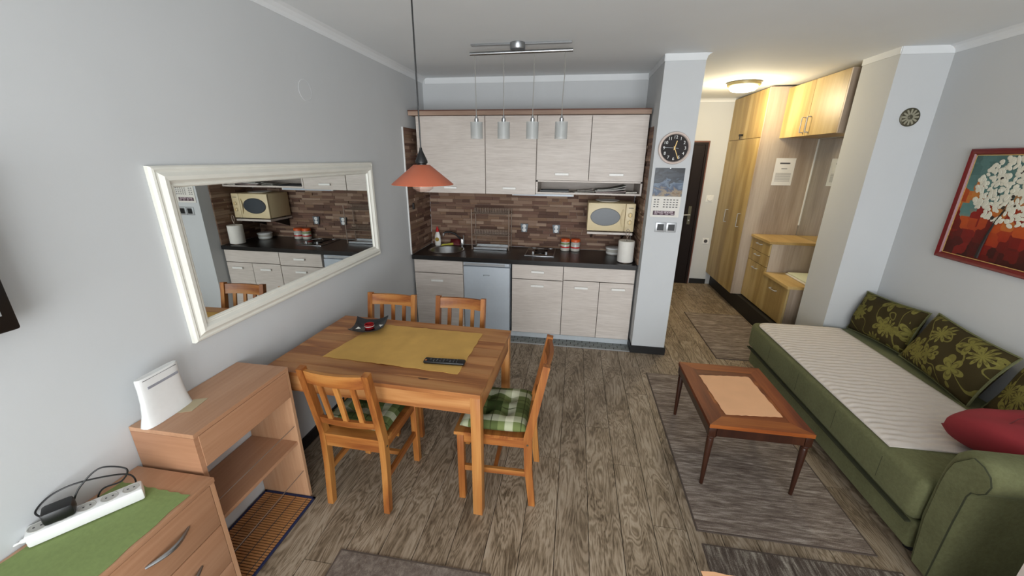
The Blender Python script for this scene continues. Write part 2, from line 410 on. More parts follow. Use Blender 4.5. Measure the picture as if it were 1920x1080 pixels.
def photo_mat():
    t = NT('calendar_photo'); co = t.coord((9, 1, 14)); n = t.noise(co, 1, 5, .6, .8); s = t.n('SeparateXYZ'); t.l(t.coord(), s.inputs[0])
    f = t.math('ADD', t.math('MULTIPLY', n, .6), t.math('MULTIPLY', s.outputs[2], 1.6))
    return t.fin(t.ramp(f, [(.2, (104, 72, 40)), (.28, (140, 122, 94)), (.34, (28, 52, 84)), (.40, (96, 112, 130)), (.45, (22, 28, 38)), (.54, (48, 54, 64)), (.6, (16, 18, 24))]), .3, 0, .4)
M['photo'] = photo_mat()
M['banner'] = plain('banner_print', (66, 34, 48), .5)
M['bannertext'] = plain('banner_text', (232, 214, 220), .5)
M['plum'] = plain('clock_dial', (30, 22, 21), .7, var=.15)
M['soap'] = plain('white_bottle', (232, 230, 224), .35)
M['soapred'] = plain('red_cap', (196, 30, 34), .35)
M['soaplabel'] = plain('fruit_label', (206, 168, 60), .5, var=.5, sc=60)

# ------------------------------------------------------------------ the setting
H = 2.5665; YB = 4.29; PX0, PX1, PY = 2.262, 2.564, 3.557; YH = 6.05; QX, QY, QB = 3.857, 3.537, 3.935; WX = 4.191; HX = 4.245; YN = -2.3
floor = struct(box('floor', (-.15, 4.4, YN-.15, YH+.15, -.12, -.006), plain('subfloor', (60, 48, 38), .9)))
ceiling = struct(box('ceiling', (-.15, 4.4, YN-.15, YH+.15, H, H+.12), M['ceil']))
wl = struct(box('wall_left', (-.15, 0, YN-.15, YB+.15, -.006, H), M['wall']))
wb = struct(box('wall_back', (-.0, PX0, YB, YB+.15, -.006, H), M['wall']))
wp = struct(box('wall_pillar', (PX0, PX1, PY, YH+.15, -.006, H), M['wall']))
we = struct(box('wall_hall', (PX1, 4.4, YH, YH+.15, -.006, H), M['wall']))
wr = struct(box('wall_right', (WX, 4.4, YN-.15, QY, -.006, H), M['wall']))
ww = struct(box('wall_wing', (QX, 4.4, QY, QB, -.006, H), M['wall']))
wh = struct(box('wall_hallside', (HX, 4.4, QB, YH, -.006, H), M['wall']))
# wall behind the camera with its wide window
wn = struct(MB().box(0, WX, YN-.15, YN, -.006, .06).box(0, WX, YN-.15, YN, 2.46, H).box(0, .35, YN-.15, YN, .06, 2.46).box(3.85, WX, YN-.15, YN, .06, 2.46).build('wall_front', M['wall']))
win = struct(MB().box(.35, 3.85, YN-.11, YN-.05, .06, .12).box(.35, 3.85, YN-.11, YN-.05, 2.40, 2.46).box(.35, .41, YN-.11, YN-.05, .12, 2.40).box(3.79, 3.85, YN-.11, YN-.05, .12, 2.40)
   .box(1.46, 1.54, YN-.11, YN-.05, .12, 2.40).box(2.62, 2.70, YN-.11, YN-.05, .12, 2.40).build('window_1', M['white']))
for x0, x1 in ((.41, 1.46), (1.54, 2.62), (2.70, 3.79)): box('pane', (x0, x1, YN-.085, YN-.08, .12, 2.40), glass('window_glass', (220, 225, 225), .06, .02), win)

# floor planks, each a board of its own
PW = .165
unit = MB().box(0, 1, 0, 1, -.006, 0).build('plank', M['floor']); unit_me = unit.data; bpy.data.objects.remove(unit)
def plank(x0, x1, y0, y1):
    o = bpy.data.objects.new('plank', unit_me); C.objects.link(o); o.parent = floor
    o.location = (x0, y0, 0); o.scale = (x1-x0-.0034, y1-y0-.003, 1)
k0 = -10
for k in range(k0, 17):
    x0 = 1.638+PW*k; x1 = x0+PW
    if x1 < 0.01 or x0 > HX: continue
    x0 = max(x0, 0); x1 = min(x1, HX)
    y = YN - random.uniform(.1, 1.1)
    while y < YH:
        ya, yb = y, y+1.21; y = yb
        ya = max(ya, YN); yb = min(yb, YH)
        if yb-ya < .01: continue
        lim = PY-.002
        if x1 <= PX1:                      # stops at the tiled strip or the pillar
            if ya >= lim: continue
            plank(x0, x1, ya, min(yb, lim))
        elif x0 < PX1:
            if ya < lim: plank(x0, x1, ya, min(yb, lim))
            if yb > lim and x1-PX1 > .02: plank(PX1+.001, x1, max(ya, lim), yb)
        else:
            if x0 >= WX and ya < QB: continue
            plank(x0, x1, ya, yb)
# small grey tiles along the kitchen plinth
tl_me = {}
row = [(3.572, .05), (3.6245, .05), (3.677, .05)]
for r, (ty, td) in enumerate(row):
    x = .0 - (.04 if r % 2 else 0)
    while x < PX0:
        wdt = .078
        a, b = max(x, 0), min(x+wdt-.006, PX0-.002)
        if b-a > .015:
            key = round(b-a, 3)
            if key not in tl_me:
                q = MB().box(0, b-a, 0, td-.004, -.006, .001).build('tile', M['tile']); tl_me[key] = q.data; bpy.data.objects.remove(q)
            o = bpy.data.objects.new('tile', tl_me[key]); C.objects.link(o); o.parent = floor; o.location = (a, ty, random.uniform(-.001, .001))
        x += wdt
struct(box('trim_1', (0, PX0, PY-.001, 3.571, -.006, .004), M['silver']))
# black skirting
struct(box('baseboard_left', (0, .014, 1.50, 3.5, 0, .075), M['black']))
struct(MB().box(PX0-.012, PX1+.012, PY-.013, PY, .001, .075).box(PX0-.012, PX0-.0005, PY, 3.70, .005, .075).box(PX1+.0005, PX1+.012, PY, YH, .001, .075).build('baseboard_pillar', M['black']))
struct(box('baseboard_hall', (3.43, 3.66, YH-.013, YH, 0, .075), M['black']))
struct(box('baseboard_right', (WX-.013, WX, YN, QY, 0, .075), M['black']))
struct(MB().box(QX-.013, QX, QY, QB, 0, .075).box(QX-.013, WX, QY-.013, QY, 0, .075).build('baseboard_wing', M['black']))
# coving under the ceiling
def cove(name, p0, p1, nrm, s=.05, flat=False):
    """concave coving from p0 to p1 (xy), nrm = direction into the room"""
    p0 = Vector((*p0, H)); p1 = Vector((*p1, H)); n = Vector((*nrm, 0))
    prof = [(0, 0)] + [(s*(1-math.sin(t)), -s*(1-math.cos(t))) for t in [PI/2*i/6 for i in range(7)]]
    prof = [(0, 0), (s, 0), (s*.55, -s*.2), (s*.2, -s*.55), (0.004, -s), (0, -s)]
    if flat: prof = [(0, 0), (.006, 0), (.006, -s), (0, -s)]
    mb = MB(); k = len(prof)
    vs = [p + n*a + Vector((0, 0, b)) for p in (p0, p1) for a, b in prof]
    mb.add(vs, [(i, (i+1) % k, k+(i+1) % k, k+i) for i in range(k)]+[tuple(range(k)), tuple(range(k, 2*k))])
    return struct(mb.build(name, M['cove']))
cove('trim_2', (0, YN), (0, YB), (1, 0)); cove('trim_3', (.03, YB), (PX0, YB), (0, -1), .055, True); cove('trim_4', (PX0, YB), (PX0, PY), (-1, 0), .05, True)
cove('trim_5', (PX0, PY), (PX1, PY), (0, -1), .05, True); cove('trim_6', (QX, QY), (WX, QY), (0, -1), .05, True); cove('trim_7', (WX, QY), (WX, YN), (-1, 0))
cove('trim_8', (QX, QB), (QX, QY), (-1, 0), .045, True); cove('trim_9', (PX1, YH), (3.65, YH), (0, -1), .04); cove('trim_10', (PX1, PY), (PX1, YH), (1, 0), .04)

# stone-strip cladding: every strip is its own piece
strip_me = []
for mm in STONES:
    q = MB().box(0, 1, 0, 1, 0, 1).build('stone_strip', mm); strip_me.append(q.data); bpy.data.objects.remove(q)
def strips(parent, axis, u0, u1, z0, z1, base, sgn, hgt=.027, wmin=.07, wmax=.22):
    z = z0; lst = []
    while z < z1-.005:
        h = min(hgt*random.choice((.8, 1, 1, 1.25)), z1-z); u = u0
        while u < u1-.005:
            wd = min(random.uniform(wmin, wmax), u1-u)
            if u1-(u+wd) < .05: wd = u1-u
            lst.append((wd*h, u, z, wd, h, random.uniform(.005, .016), random.randrange(len(STONES)))); u += wd
        z += h
    lst.sort(reverse=True); rest = MB()
    for i, (_, u, z, wd, h, d, k) in enumerate(lst):
        if axis == 'x': p = (u, base-d, z); q = (wd-.0012, d-.0005, h-.0012)
        else: p = (base+.0005 if sgn > 0 else base-d, u, z); q = (d-.0005, wd-.0012, h-.0012)
        if i < 300:
            o = bpy.data.objects.new('stone_strip', strip_me[k]); C.objects.link(o); o.parent = parent; o.location = p; o.scale = q
        else:
            rest.cur = k; rest.box(p[0], p[0]+q[0], p[1], p[1]+q[1], p[2], p[2]+q[2])
    if rest.v: rest.build('small_stone_strips', STONES, parent)['kind'] = 'stuff'
strips(wb, 'x', .017, PX0-.017, .842, 1.462, YB, -1)
strips(wl, 'y', 3.70, YB, .842, 2.06, 0, 1, wmin=.1, wmax=.26)
strips(wp, 'y', 3.70, YB, .842, 2.06, PX0, -1, wmin=.1, wmax=.26)
struct(box('trim_11', (0, .012, 3.688, 3.70, .842, 2.06), M['white']))

# ------------------------------------------------------------------ kitchen, base units
FY = 3.70   # front plane of the base doors
def handle(parent, xc, y, z, L=.13):
    return MB().box(-L/2, L/2, -.022, -.012, -.011, .011, .003).box(-L/2+.008, -L/2+.018, -.013, 0, -.006, .006).box(L/2-.018, L/2-.008, -.013, 0, -.006, .006).build('handle', M['handle'], parent, loc=(xc, y, z))
def front(name, x0, x1, z0, z1, parent, hz=None, hx=None, y=FY):
    o = MB().box(x0+.0025, x1-.0025, y, y+.018, z0, z1, .0015, 1).build(name, M['kfront'], parent)
    if hz is not None: handle(o, hx if hx is not None else (x0+x1)/2, y, hz)
    return o
def carcass(x0, x1, z0, z1, y0, y1, parent, t=.016, name='carcass'):
    return MB().box(x0+.001, x0+t, y0, y1, z0, z1).box(x1-t, x1-.001, y0, y1, z0, z1).box(x0+t, x1-t, y0, y1, z0, z0+t).box(x0+t, x1-t, y0, y1, z1-t, z1).box(x0+t, x1-t, y1-.006, y1, z0+t, z1-t).build(name, M['kfront'], parent)
def unit_thing(name, label, x, y=FY, z=0): return thing(name, label, 'cabinet', (0, 0, 0))
c = thing('base_cabinet', 'pale wood base cabinet under the sink with plain drawer front above one door', 'cabinet')
MB().box(.022, .038, FY+.02, 4.27, .06, .79).box(.528, .544, FY+.02, 4.27, .06, .79).box(.038, .528, FY+.02, 4.27, .06, .076).build('carcass', M['kfront'], c)
MB().box(.022, .545, FY+.012, FY+.024, .003, .058).build('plinth', M['plinth'], c)
front('drawer_front', .022, .545, .657, .79, c); front('door', .022, .545, .06, .65, c, .578, .27)
c = thing('base_cabinet', 'pale wood base cabinet right of fridge with one handled drawer over one door', 'cabinet')
carcass(1.052, 1.563, .06, .795, FY+.02, 4.27, c); front('drawer', 1.052, 1.563, .645, .79, c, .725, 1.312); front('door', 1.052, 1.563, .06, .638, c, .58, 1.312)
c = thing('base_cabinet', 'wide pale wood base cabinet beside the pillar with two doors below plain drawer front', 'cabinet')
carcass(1.565, PX0-.016, .06, .795, FY+.02, 4.27, c); front('drawer_front', 1.565, PX0-.016, .655, .79, c)
front('door', 1.565, 1.92, .06, .648, c, .585, 1.745); front('door', 1.92, PX0-.016, .06, .648, c, .59, 2.10)
f = thing('refrigerator', 'small silver-grey under-counter fridge between pale cabinets', 'fridge', (.79, 3.99, 0))
MB().box(-.245, .24, -.24, .27, .02, .79, .004).build('body', M['fridge'], f)
d = MB().box(-.24, .24, -.29, -.245, .055, .745, .006).build('door', M['fridge'], f, smooth=True)
MB().box(-.24, .235, -.288, -.245, .752, .788, .004).build('top_panel', M['fridge'], f, smooth=True)
MB().box(-.225, .19, -.293, -.287, .757, .780, .002).build('grip', M['silver'], f)
text('badge', 'gorenje', .022, M['ink'], d, (.0, -.2905, .66), (R(90), 0, 0))
for sx in (-.2, .2):
    for sy in (-.2, .2): MB().cyl((sx, sy, 0.001), (sx, sy, .021), .018).build('foot', M['blackp'], f)
pl = tag(MB().box(1.045, PX0-.016, FY+.012, FY+.024, .003, .058).box(1.045, PX0-.016, FY+.0, FY+.012, .05, .058).build('kitchen_plinth', M['plinth']), 'aluminium plinth strip under the base cabinets right of the fridge', 'plinth')
# worktop with a round cut-out for the sink
CT = .84; CB = .797; SXc, SYc, SR = .286, 3.985, .178; hs = .21
mb = MB()
x0, x1, y0, y1 = .014, PX0-.0145, 3.68, YB-.015
mb.box(x0, SXc-hs, y0, y1, CB, CT).box(SXc+hs, x1, y0, y1, CB, CT, 0).box(SXc-hs, SXc+hs, y0, SYc-hs, CB, CT).box(SXc-hs, SXc+hs, SYc+hs, y1, CB, CT)
n = 48; vs = []
for z in (CT, CB):
    for i in range(n):
        t = 2*PI*i/n; cx, cy = math.cos(t), math.sin(t); q = hs/max(abs(cx), abs(cy))
        vs.append((SXc+SR*cx, SYc+SR*cy, z)); vs.append((SXc+q*cx, SYc+q*cy, z))
fs = []
for i in range(n):
    j = (i+1) % n
    fs += [(2*i, 2*i+1, 2*j+1, 2*j), (2*n+2*i, 2*n+2*j, 2*n+2*j+1, 2*n+2*i+1), (2*i, 2*j, 2*n+2*j, 2*n+2*i)]
mb.add(vs, fs)
wt = tag(mb.build('worktop', M['counter']), 'long black laminate worktop over the base cabinets', 'worktop')
sk = thing('sink', 'round stainless steel sink set in the black worktop', 'sink', (SXc, SYc, CT))
MB().lathe([(.196, .0005), (.197, .003), (.19, .0055), (.176, .004), (.170, -.004), (.160, -.10), (.13, -.135), (.03, -.14)], seg=48, cap=False).build('bowl', M['steel'], sk, smooth=True, angle=60)
MB().lathe([(.034, -.142), (.034, -.137), (.022, -.1365), (.02, -.141)], seg=20).build('drain', M['chrome'], sk, smooth=True)
fa = thing('faucet', 'black swan-neck kitchen tap with chrome lever behind the sink', 'tap', (.40, 4.19, CT))
MB().lathe([(.026, .0005), (.026, .012), (.02, .016), (.02, .075), (.016, .085)], seg=20).build('base', M['chrome'], fa, smooth=True)
MB().tube([(0, 0, .06), (-.03, -.01, .10), (-.07, -.03, .145), (-.12, -.05, .165), (-.165, -.07, .165), (-.185, -.078, .150)], .011, 10).build('spout', M['blackp'], fa, smooth=True)
MB().cyl((-.186, -.078, .152), (-.19, -.080, .125), .013).build('nozzle', M['chrome'], fa, smooth=True)
MB().cyl((.022, -.01, .02), (.024, -.012, .13), .009, .007).build('lever', M['chrome'], fa, smooth=True)
# hob
hb = thing('hob', 'small black two-burner hob with steel frame set in worktop', 'hob', (1.305, 4.05, CT))
MB().box(-.152, .152, -.19, .19, .0005, .007, .002).build('frame', M['steel'], hb, smooth=True)
MB().box(-.142, .142, -.165, .182, .007, .010, .001).build('plate', M['blackg'], hb)
for yy, rr in ((.09, .07), (-.03, .06)):
    MB().lathe([(rr, .010), (rr, .016), (rr-.012, .019), (rr-.03, .017)], (0, yy, 0), 28).build('burner', M['blackp'], hb, smooth=True)
MB().tube([(-.075+.15*i/10, -.02+.045*math.sin(PI*i/10), .034) for i in range(11)], .006, 8).build('pan_support', M['chrome'], hb, smooth=True)
for xx in (-.068, .068): MB().lathe([(.014, .010), (.014, .014), (.0115, .016), (.011, .034), (.009, .036)], (xx, -.125, 0), 18).build('knob', M['silver'], hb, smooth=True)
for xx in (-.085, .095): MB().lathe([(.024, .010), (.024, .015), (.02, .016)], (xx, .165, 0), 18).build('hinge_cap', M['silver'], hb, smooth=True)

# dish rack
RX0, RX1, RY0, RY1, RT = .548, .955, 4.07, 4.25, 1.272
rk = thing('dish_rack', 'brown wire two-tier dish drying rack with drip tray', 'dish rack', ((RX0+RX1)/2, (RY0+RY1)/2, CT))
hw, hd, ht = (RX1-RX0)/2, (RY1-RY0)/2, RT-CT
for sx in (-1, 1):
    for sy in (-1, 1): MB().cyl((sx*hw, sy*hd, .001), (sx*hw, sy*hd, ht), .006, None, 8).build('post', M['wire'], rk)
def shelfw(z, nm):
    a = MB()
    for sy in (-1, -.3, .3, 1): a.cyl((-hw, sy*hd, z), (hw, sy*hd, z), .0042, None, 6)
    for sx in (-1, 1): a.cyl((sx*hw, -hd, z), (sx*hw, hd, z), .0042, None, 6)
    for i in range(22):
        x = -hw+.015+(2*hw-.03)*i/21
        a.tube([(x, -hd*.9, z), (x, -hd*.3, z), (x, -hd*.3+.012, z+.05), (x, hd*.35, z+.05), (x, hd*.45, z)], .0023, 5)
    return a.build(nm, M['wire'], rk)
shelfw(ht-.045, 'plate_shelf'); shelfw(.155, 'bowl_shelf')
MB().cyl((-hw, -hd, .11), (hw, -hd, .11), .003, None, 6).cyl((-hw, hd, .05), (hw, hd, .05), .003, None, 6).build('crossbar', M['wire'], rk)
MB().box(-hw+.02, hw-.02, -hd-.01, hd-.01, .004, .012, .002).box(-hw+.02, hw-.02, -hd-.012, -hd-.004, .004, .026).box(-hw+.02, hw-.02, hd-.018, hd-.01, .004, .026).build('drip_tray', M['steel'], rk)
# soap bottle, brush, cloth
sb = thing('soap_bottle', 'white washing-up liquid bottle with red cap beside the sink', 'bottle', (.125, 4.165, CT))
b = MB().lathe([(.030, .0005), (.034, .006), (.036, .06), (.033, .11), (.022, .145), (.014, .16)], seg=24); b.v = [(x, y*.62, z) for x, y, z in b.v]; b.build('body', M['soap'], sb, smooth=True)
MB().lathe([(.016, .158), (.017, .185), (.011, .192), (.008, .215), (.004, .218)], seg=16).build('cap', M['soapred'], sb, smooth=True)
MB().lathe([(.0225, 0), (.0225, .002)], seg=20).build('label', M['soaplabel'], sb, loc=(0, -.0225, .075), rot=(R(90), 0, 0))
br = thing('dish_brush', 'yellow-green dish brush resting on the back of the sink rim', 'brush', (.23, 4.155, CT+.006), .2)
MB().tube([(-.05, 0, .008), (0, 0, .014), (.05, .0, .018), (.075, 0, .022)], [.010, .008, .014, .012], 8).build('grip', M['brush'], br, smooth=True)
MB().box(-.062, -.040, -.012, .012, .0005, .012, .003).build('bristles', M['brush'], br)
cl = tag(pillow_mesh(.13, .09, .04, 10, wob=.006).build('dishcloth', M['darkred'], smooth=True, loc=(.315, 4.215, CT+.036), rot=(R(40), 0, 0)), 'dark red dishcloth bunched beneath the tap', 'cloth')
# jars
def jar(x, y, lab, accent):
    j = thing('storage_jar', lab, 'jar', (x, y, CT), 0, 'jars on the worktop')
    MB().lathe([(.044, .0005), (.05, .006), (.05, .085), (.044, .1)], seg=24).build('glass_body', M['jar'], j, smooth=True)
    MB().lathe([(.0435, .003), (.0455, .008), (.0455, .055), (.0435, .06)], seg=24).build('contents', M['paper'], j, smooth=True)
    MB().lathe([(.0505, .035), (.0508, .036), (.0508, .05), (.0505, .051)], seg=24, cap=False).build('band', M['soapred'], j, smooth=True)
    MB().lathe([(.0506, .074), (.0509, .075), (.0509, .088), (.0506, .089)], seg=24, cap=False).build('upper_band', accent, j, smooth=True)
    MB().lathe([(.047, .1), (.05, .103), (.05, .125), (.045, .131), (.02, .133)], seg=24).build('lid', M['jarlid'], j, smooth=True)
jar(1.558, 4.20, 'orange-lidded storage jar with a green band, the one nearer the hob', plain('green_band', (110, 140, 70), .5))
jar(1.667, 4.20, 'orange-lidded storage jar without green, the one nearer the microwave', plain('grey_band', (180, 176, 170), .5))
# container and kitchen roll
bx_ = thing('plastic_container', 'round clear plastic food box half hidden by the kitchen roll', 'container', (2.065, 4.13, CT))
MB().lathe([(.068, .0005), (.072, .004), (.078, .055), (.078, .06)], seg=28).build('tub', M['jar'], bx_, smooth=True)
MB().lathe([(.08, .06), (.082, .063), (.082, .072), (.07, .076)], seg=28).build('lid', M['white'], bx_, smooth=True)
MB().lathe([(.0745, .012), (.0768, .03)], seg=28, cap=False).build('label_band', M['white'], bx_, smooth=True)
kr = thing('kitchen_roll', 'white paper towel roll on a wire stand at the worktop end', 'paper towel', (2.150, 3.815, CT))
MB().lathe([(.06, .0005), (.06, .006), (.01, .007)], seg=24).build('stand_base', M['wire'], kr)
MB().lathe([(.022, .008), (.074, .008), (.076, .012), (.076, .205), (.074, .21), (.022, .21), (.022, .008)], seg=36, cap=False).build('roll', M['paper'], kr, smooth=True)
MB().tube([(0, 0, .006), (0, 0, .24), (-.014, 0, .27), (-.012, 0, .31), (0, 0, .322), (.012, 0, .31), (.014, 0, .27), (.003, 0, .235)], .0032, 8).build('rod', M['wire'], kr, smooth=True)
# microwave on its shelf
ms = thing('microwave_shelf', 'narrow pale shelf board carrying the microwave on stone wall', 'shelf')
MB().box(1.772, 2.21, 3.92, YB-.015, 1.082, 1.104, .002).build('board', M['kfront'], ms)
for x in (1.83, 2.15): MB().prism([(YB-.015, 1.082), (4.0, 1.082), (YB-.015, .98)], x-.008, x+.008, 'x').build('bracket', M['blackp'], ms)
MX0, MX1, MZ0, MZ1, MY = 1.766, 2.216, 1.115, 1.386, 3.915
mw = thing('microwave', 'cream microwave oven with oval window and two round dials', 'microwave', ((MX0+MX1)/2, MY, 1.105))
a, bq, h0, h1 = -.224, .224, .013, .283
MB().box(a, bq, .022, .34, h0, h1, .006).build('body', M['cream'], mw, smooth=True)
dr = MB().box(a, .132, 0, .021, h0, h1, .006).build('door', M['cream'], mw, smooth=True)
el = lambda rx, rz, k=40: [(-.055+rx*math.cos(2*PI*i/k), .150+rz*math.sin(2*PI*i/k)) for i in range(k)]
MB().prism(el(.142, .086), -.003, .001, 'y').build('window_rim', M['blackp'], dr)
MB().prism(el(.137, .081), -.006, -.002, 'y').build('window', M['mwglass'], dr)
MB().tube([(.112, -.002, .225), (.098, -.012, .19), (.093, -.014, .15), (.098, -.012, .10), (.112, -.002, .06)], .006, 8).build('door_grip', M['cream'], dr, smooth=True)
pn = MB().box(.135, bq, 0, .021, h0, h1, .006).build('control_panel', M['cream'], mw, smooth=True)
for zz in (.175, .105):
    kn = MB().lathe([(.024, 0), (.024, .003), (.019, .005), (.018, .018), (.015, .02)], seg=24).build('dial', M['cream'], pn, smooth=True, loc=(.179, -.0005, zz), rot=(R(90), 0, 0))
    MB().box(-.003, .003, -.015, .015, .019, .026, .001).build('pointer', M['gold'], kn)
MB().box(.160, .205, -.001, .001, .238, .244).build('badge', M['ink'], pn)
MB().box(.158, .196, -.002, .001, .028, .05).build('release_button', M['cream'], pn)
for sx in (-.18, .18):
    for sy in (.06, .29): MB().cyl((sx, sy, -.0005), (sx, sy, .016), .012, None, 10).build('foot', M['blackp'], mw)
pt_ = tag(MB().lathe([(.03, 0), (.07, .002), (.118, .014), (.12, .016), (.07, .006), (.02, .005)], seg=36).build('plate', M['white'], smooth=True, loc=(1.955, 4.05, 1.3885)), 'white plate lying on top of the microwave', 'plate')
# double sockets on the stone wall
for x, lab in ((1.098, 'grey double wall socket on stone wall nearer the dish rack'), (1.450, 'grey double wall socket on stone wall nearer the microwave')):
    s = thing('wall_socket', lab, 'socket', (x, YB-.014, 1.06), 0, 'sockets on the stone wall')
    MB().prism([(-.030, -.045), (.030, -.045), (.042, .045), (-.042, .045)], -.018, 0, 'y').build('plate', M['greysock'], s)
    for z in (-.021, .021):
        q = MB().cyl((0, -.021, z), (0, -.017, z), .020, None, 24).build('outlet', M['white'], s, smooth=True)
        for dx in (-.009, .009): MB().cyl((dx, -.0217, z), (dx, -.0207, z), .003, None, 8).build('hole', M['ink'], q)
s = thing('wall_switch', 'small black switch on the stone wall left of the sink', 'switch', (.0145, 3.80, 1.32))
MB().box(0, .008, -.022, .022, -.032, .032, .003).build('plate', M['blackp'], s); MB().box(.008, .012, -.012, .012, -.02, .02, .002).build('rocker', M['blackp'], s)

# ------------------------------------------------------------------ kitchen, wall units
UY = 3.86
c = thing('wall_cabinet', 'wide pale wood wall cabinet over the sink with one door', 'cabinet')
carcass(.07, .755, 1.457, 2.168, UY+.02, YB-.001, c); front('door', .07, .755, 1.455, 2.165, c, 1.508, .40, UY)
c = thing('wall_cabinet', 'pale wood single-door wall cabinet above the dish rack', 'cabinet')
carcass(.757, 1.25, 1.457, 2.168, UY+.02, YB-.001, c); front('door', .757, 1.25, 1.455, 2.165, c, 1.512, .995, UY)
c = thing('wall_cabinet', 'pale wood two-door wall cabinet with open niche above the microwave', 'cabinet')
carcass(1.252, 2.243, 1.592, 2.168, UY+.02, YB-.001, c)
MB().box(1.253, 1.27, UY+.002, YB-.001, 1.467, 1.591).box(2.226, 2.242, UY+.002, YB-.001, 1.467, 1.591).box(1.27, 2.226, UY+.002, YB-.001, 1.467, 1.483).box(1.27, 2.226, YB-.007, YB-.001, 1.483, 1.591).box(1.253, 2.242, UY+.002, UY+.02, 1.579, 1.592).build('niche', M['kfront'], c)
front('door', 1.252, 1.747, 1.595, 2.165, c, 1.652, 1.497, UY); front('door', 1.747, 2.243, 1.595, 2.165, c, 1.654, 1.998, UY)
cb_ = thing('cornice_board', 'long brown-edged board capping the wall cabinets', 'cornice')
MB().box(.012, PX0-.013, 3.832, YB-.002, 2.17, 2.206).build('board', wood('cornice_wood', (196, 168, 148), (180, 150, 130), (150, 120, 100), 'x', 1, 10, .5), cb_)
MB().box(.012, PX0-.013, 3.826, 3.86, 2.206, 2.216).build('top_edge', plain('brown_edge', (96, 58, 42), .6), cb_)
ul = thing('under_cabinet_light', 'slim pale blue-white strip light under the wall cabinets', 'light')
MB().box(1.0, 1.62, 3.99, 4.05, 1.433, 1.456, .003).build('housing', M['white'], ul, smooth=True)
MB().box(1.02, 1.60, 3.985, 3.995, 1.436, 1.450).build('diffuser', plain('cool_diffuser', (196, 208, 222), .3), ul)
# things in the niche
NZ = 1.4835
t_ = thing('baking_tray', 'flat black baking tray in the open niche', 'tray', (1.43, 3.98, NZ))
MB().box(-.13, .13, -.09, .09, .0005, .006).build('base', M['blackp'], t_); MB().box(-.14, .14, -.10, -.09, .004, .016).box(-.14, .14, .09, .10, .004, .016).box(-.14, -.13, -.09, .09, .004, .016).box(.13, .14, -.09, .09, .004, .016).build('rim', M['blackp'], t_)
def magazine(x, y, z, rz, w_, d_, h_, curl, mat_, lab):
    mb = MB(); n = 10; vs = []; fs = []
    for s_ in (0, 1):
        for i in range(n+1):
            for j in (0, 1):
                u = i/n; vs.append((-w_/2+w_*u, (-.5+j)*d_, s_*h_+curl*u*u+.0006))
    k = 2*(n+1)
    for i in range(n):
        a_ = 2*i; fs += [(a_, a_+1, a_+3, a_+2), (k+a_, k+a_+2, k+a_+3, k+a_+1), (a_, a_+2, k+a_+2, k+a_), (a_+1, k+a_+1, k+a_+3, a_+3)]
    fs += [(0, k, k+1, 1), (2*n, 2*n+1, k+2*n+1, k+2*n)]
    mb.add(vs, fs); return tag(mb.build('magazine', mat_, loc=(x, y, z), rot=(0, 0, rz)), lab, 'magazine', 'papers in the open niche')
pr = lambda n_, c_: plain(n_, c_, .6, var=.45, sc=50)
magazine(1.70, 3.97, NZ, .3, .2, .14, .007, .004, pr('print_a', (190, 186, 176)), 'thin loose leaflet in the niche beside the black tray')
magazine(1.72, 3.975, NZ+.013, .1, .15, .13, .005, .012, pr('print_b', (206, 200, 190)), 'small curled leaflet topping the low pile left of the magazine stack')
magazine(1.96, 3.98, NZ, .05, .28, .19, .011, .012, pr('print_c', (150, 132, 128)), 'bottom magazine of the stack in the niche')
magazine(1.96, 3.98, NZ+.0125, -.04, .28, .19, .010, .026, pr('print_d', (200, 196, 190)), 'second magazine up in the niche stack')
magazine(1.965, 3.985, NZ+.024, .08, .27, .19, .009, .04, pr('print_e', (168, 168, 160)), 'topmost curled magazine of the niche stack')
magazine(2.155, 3.965, NZ, .0, .10, .15, .014, .003, pr('print_f', (214, 208, 196)), 'folded paper at the right end of the niche')

# ------------------------------------------------------------------ pendant lamps
bl = thing('pendant_bar_lamp', 'brushed steel ceiling bar with four hanging glass shades', 'lamp', (1.19, 3.12, 0))
MB().cyl((-.37, 0, 2.505), (.37, 0, 2.512), .0125, None, 16).build('bar', M['steel'], bl, smooth=True)
MB().lathe([(.052, 2.523), (.055, 2.527), (.055, H-.001), (.05, H-.0005)], (-.02, .0, 0), 28).build('ceiling_rose', M['steel'], bl, smooth=True)
MB().box(-.36, .36, -.014, .014, H-.012, H-.0005, .001).build('ceiling_plate', M['steel'], bl)
for i, xx in enumerate((-.335, -.122, .1, .318)):
    q = thing('x', '', ''); bpy.data.objects.remove(q)
    zt = 2.078; xs = xx*.985
    cd = MB().tube([(xx, 0, 2.5), (xx+.002, 0, 2.35), (xs-.001, 0, 2.2), (xs, 0, zt)], .0028, 8).build('cable', plain('clear_flex', (150, 148, 142), .4), bl, smooth=True)
    hd_ = MB().lathe([(.007, zt+.02), (.009, zt), (.016, zt-.004), (.016, zt-.05), (.012, zt-.055)], (xs, 0, 0), 18).build('lamp_holder', M['steel'], bl, smooth=True)
    sh = MB().lathe([(.047, zt-.028), (.047, zt-.147), (.0445, zt-.147), (.0445, zt-.028), (.047, zt-.028)], (xs, 0, 0), 28, cap=False).build('shade', M['glass'], bl, smooth=True)
    MB().cyl((xs-.046, 0, zt-.04), (xs+.046, 0, zt-.04), .002, None, 6).build('crossbar', M['steel'], sh)
    MB().lathe([(.042, zt-.046), (.0425, zt-.05), (.0425, zt-.130), (.042, zt-.133)], (xs, 0, 0), 24, cap=False).build('inner_glass', M['glass'], sh, smooth=True)
ol = thing('pendant_lamp', 'orange cone pendant lamp on a black cord above the dining table', 'lamp', (.868, 1.94, 0))
MB().tube([(0, 0, H-.002), (0, .0, 2.2), (0, 0, 1.83)], .0038, 8).build('cord', M['blackp'], ol, smooth=True)
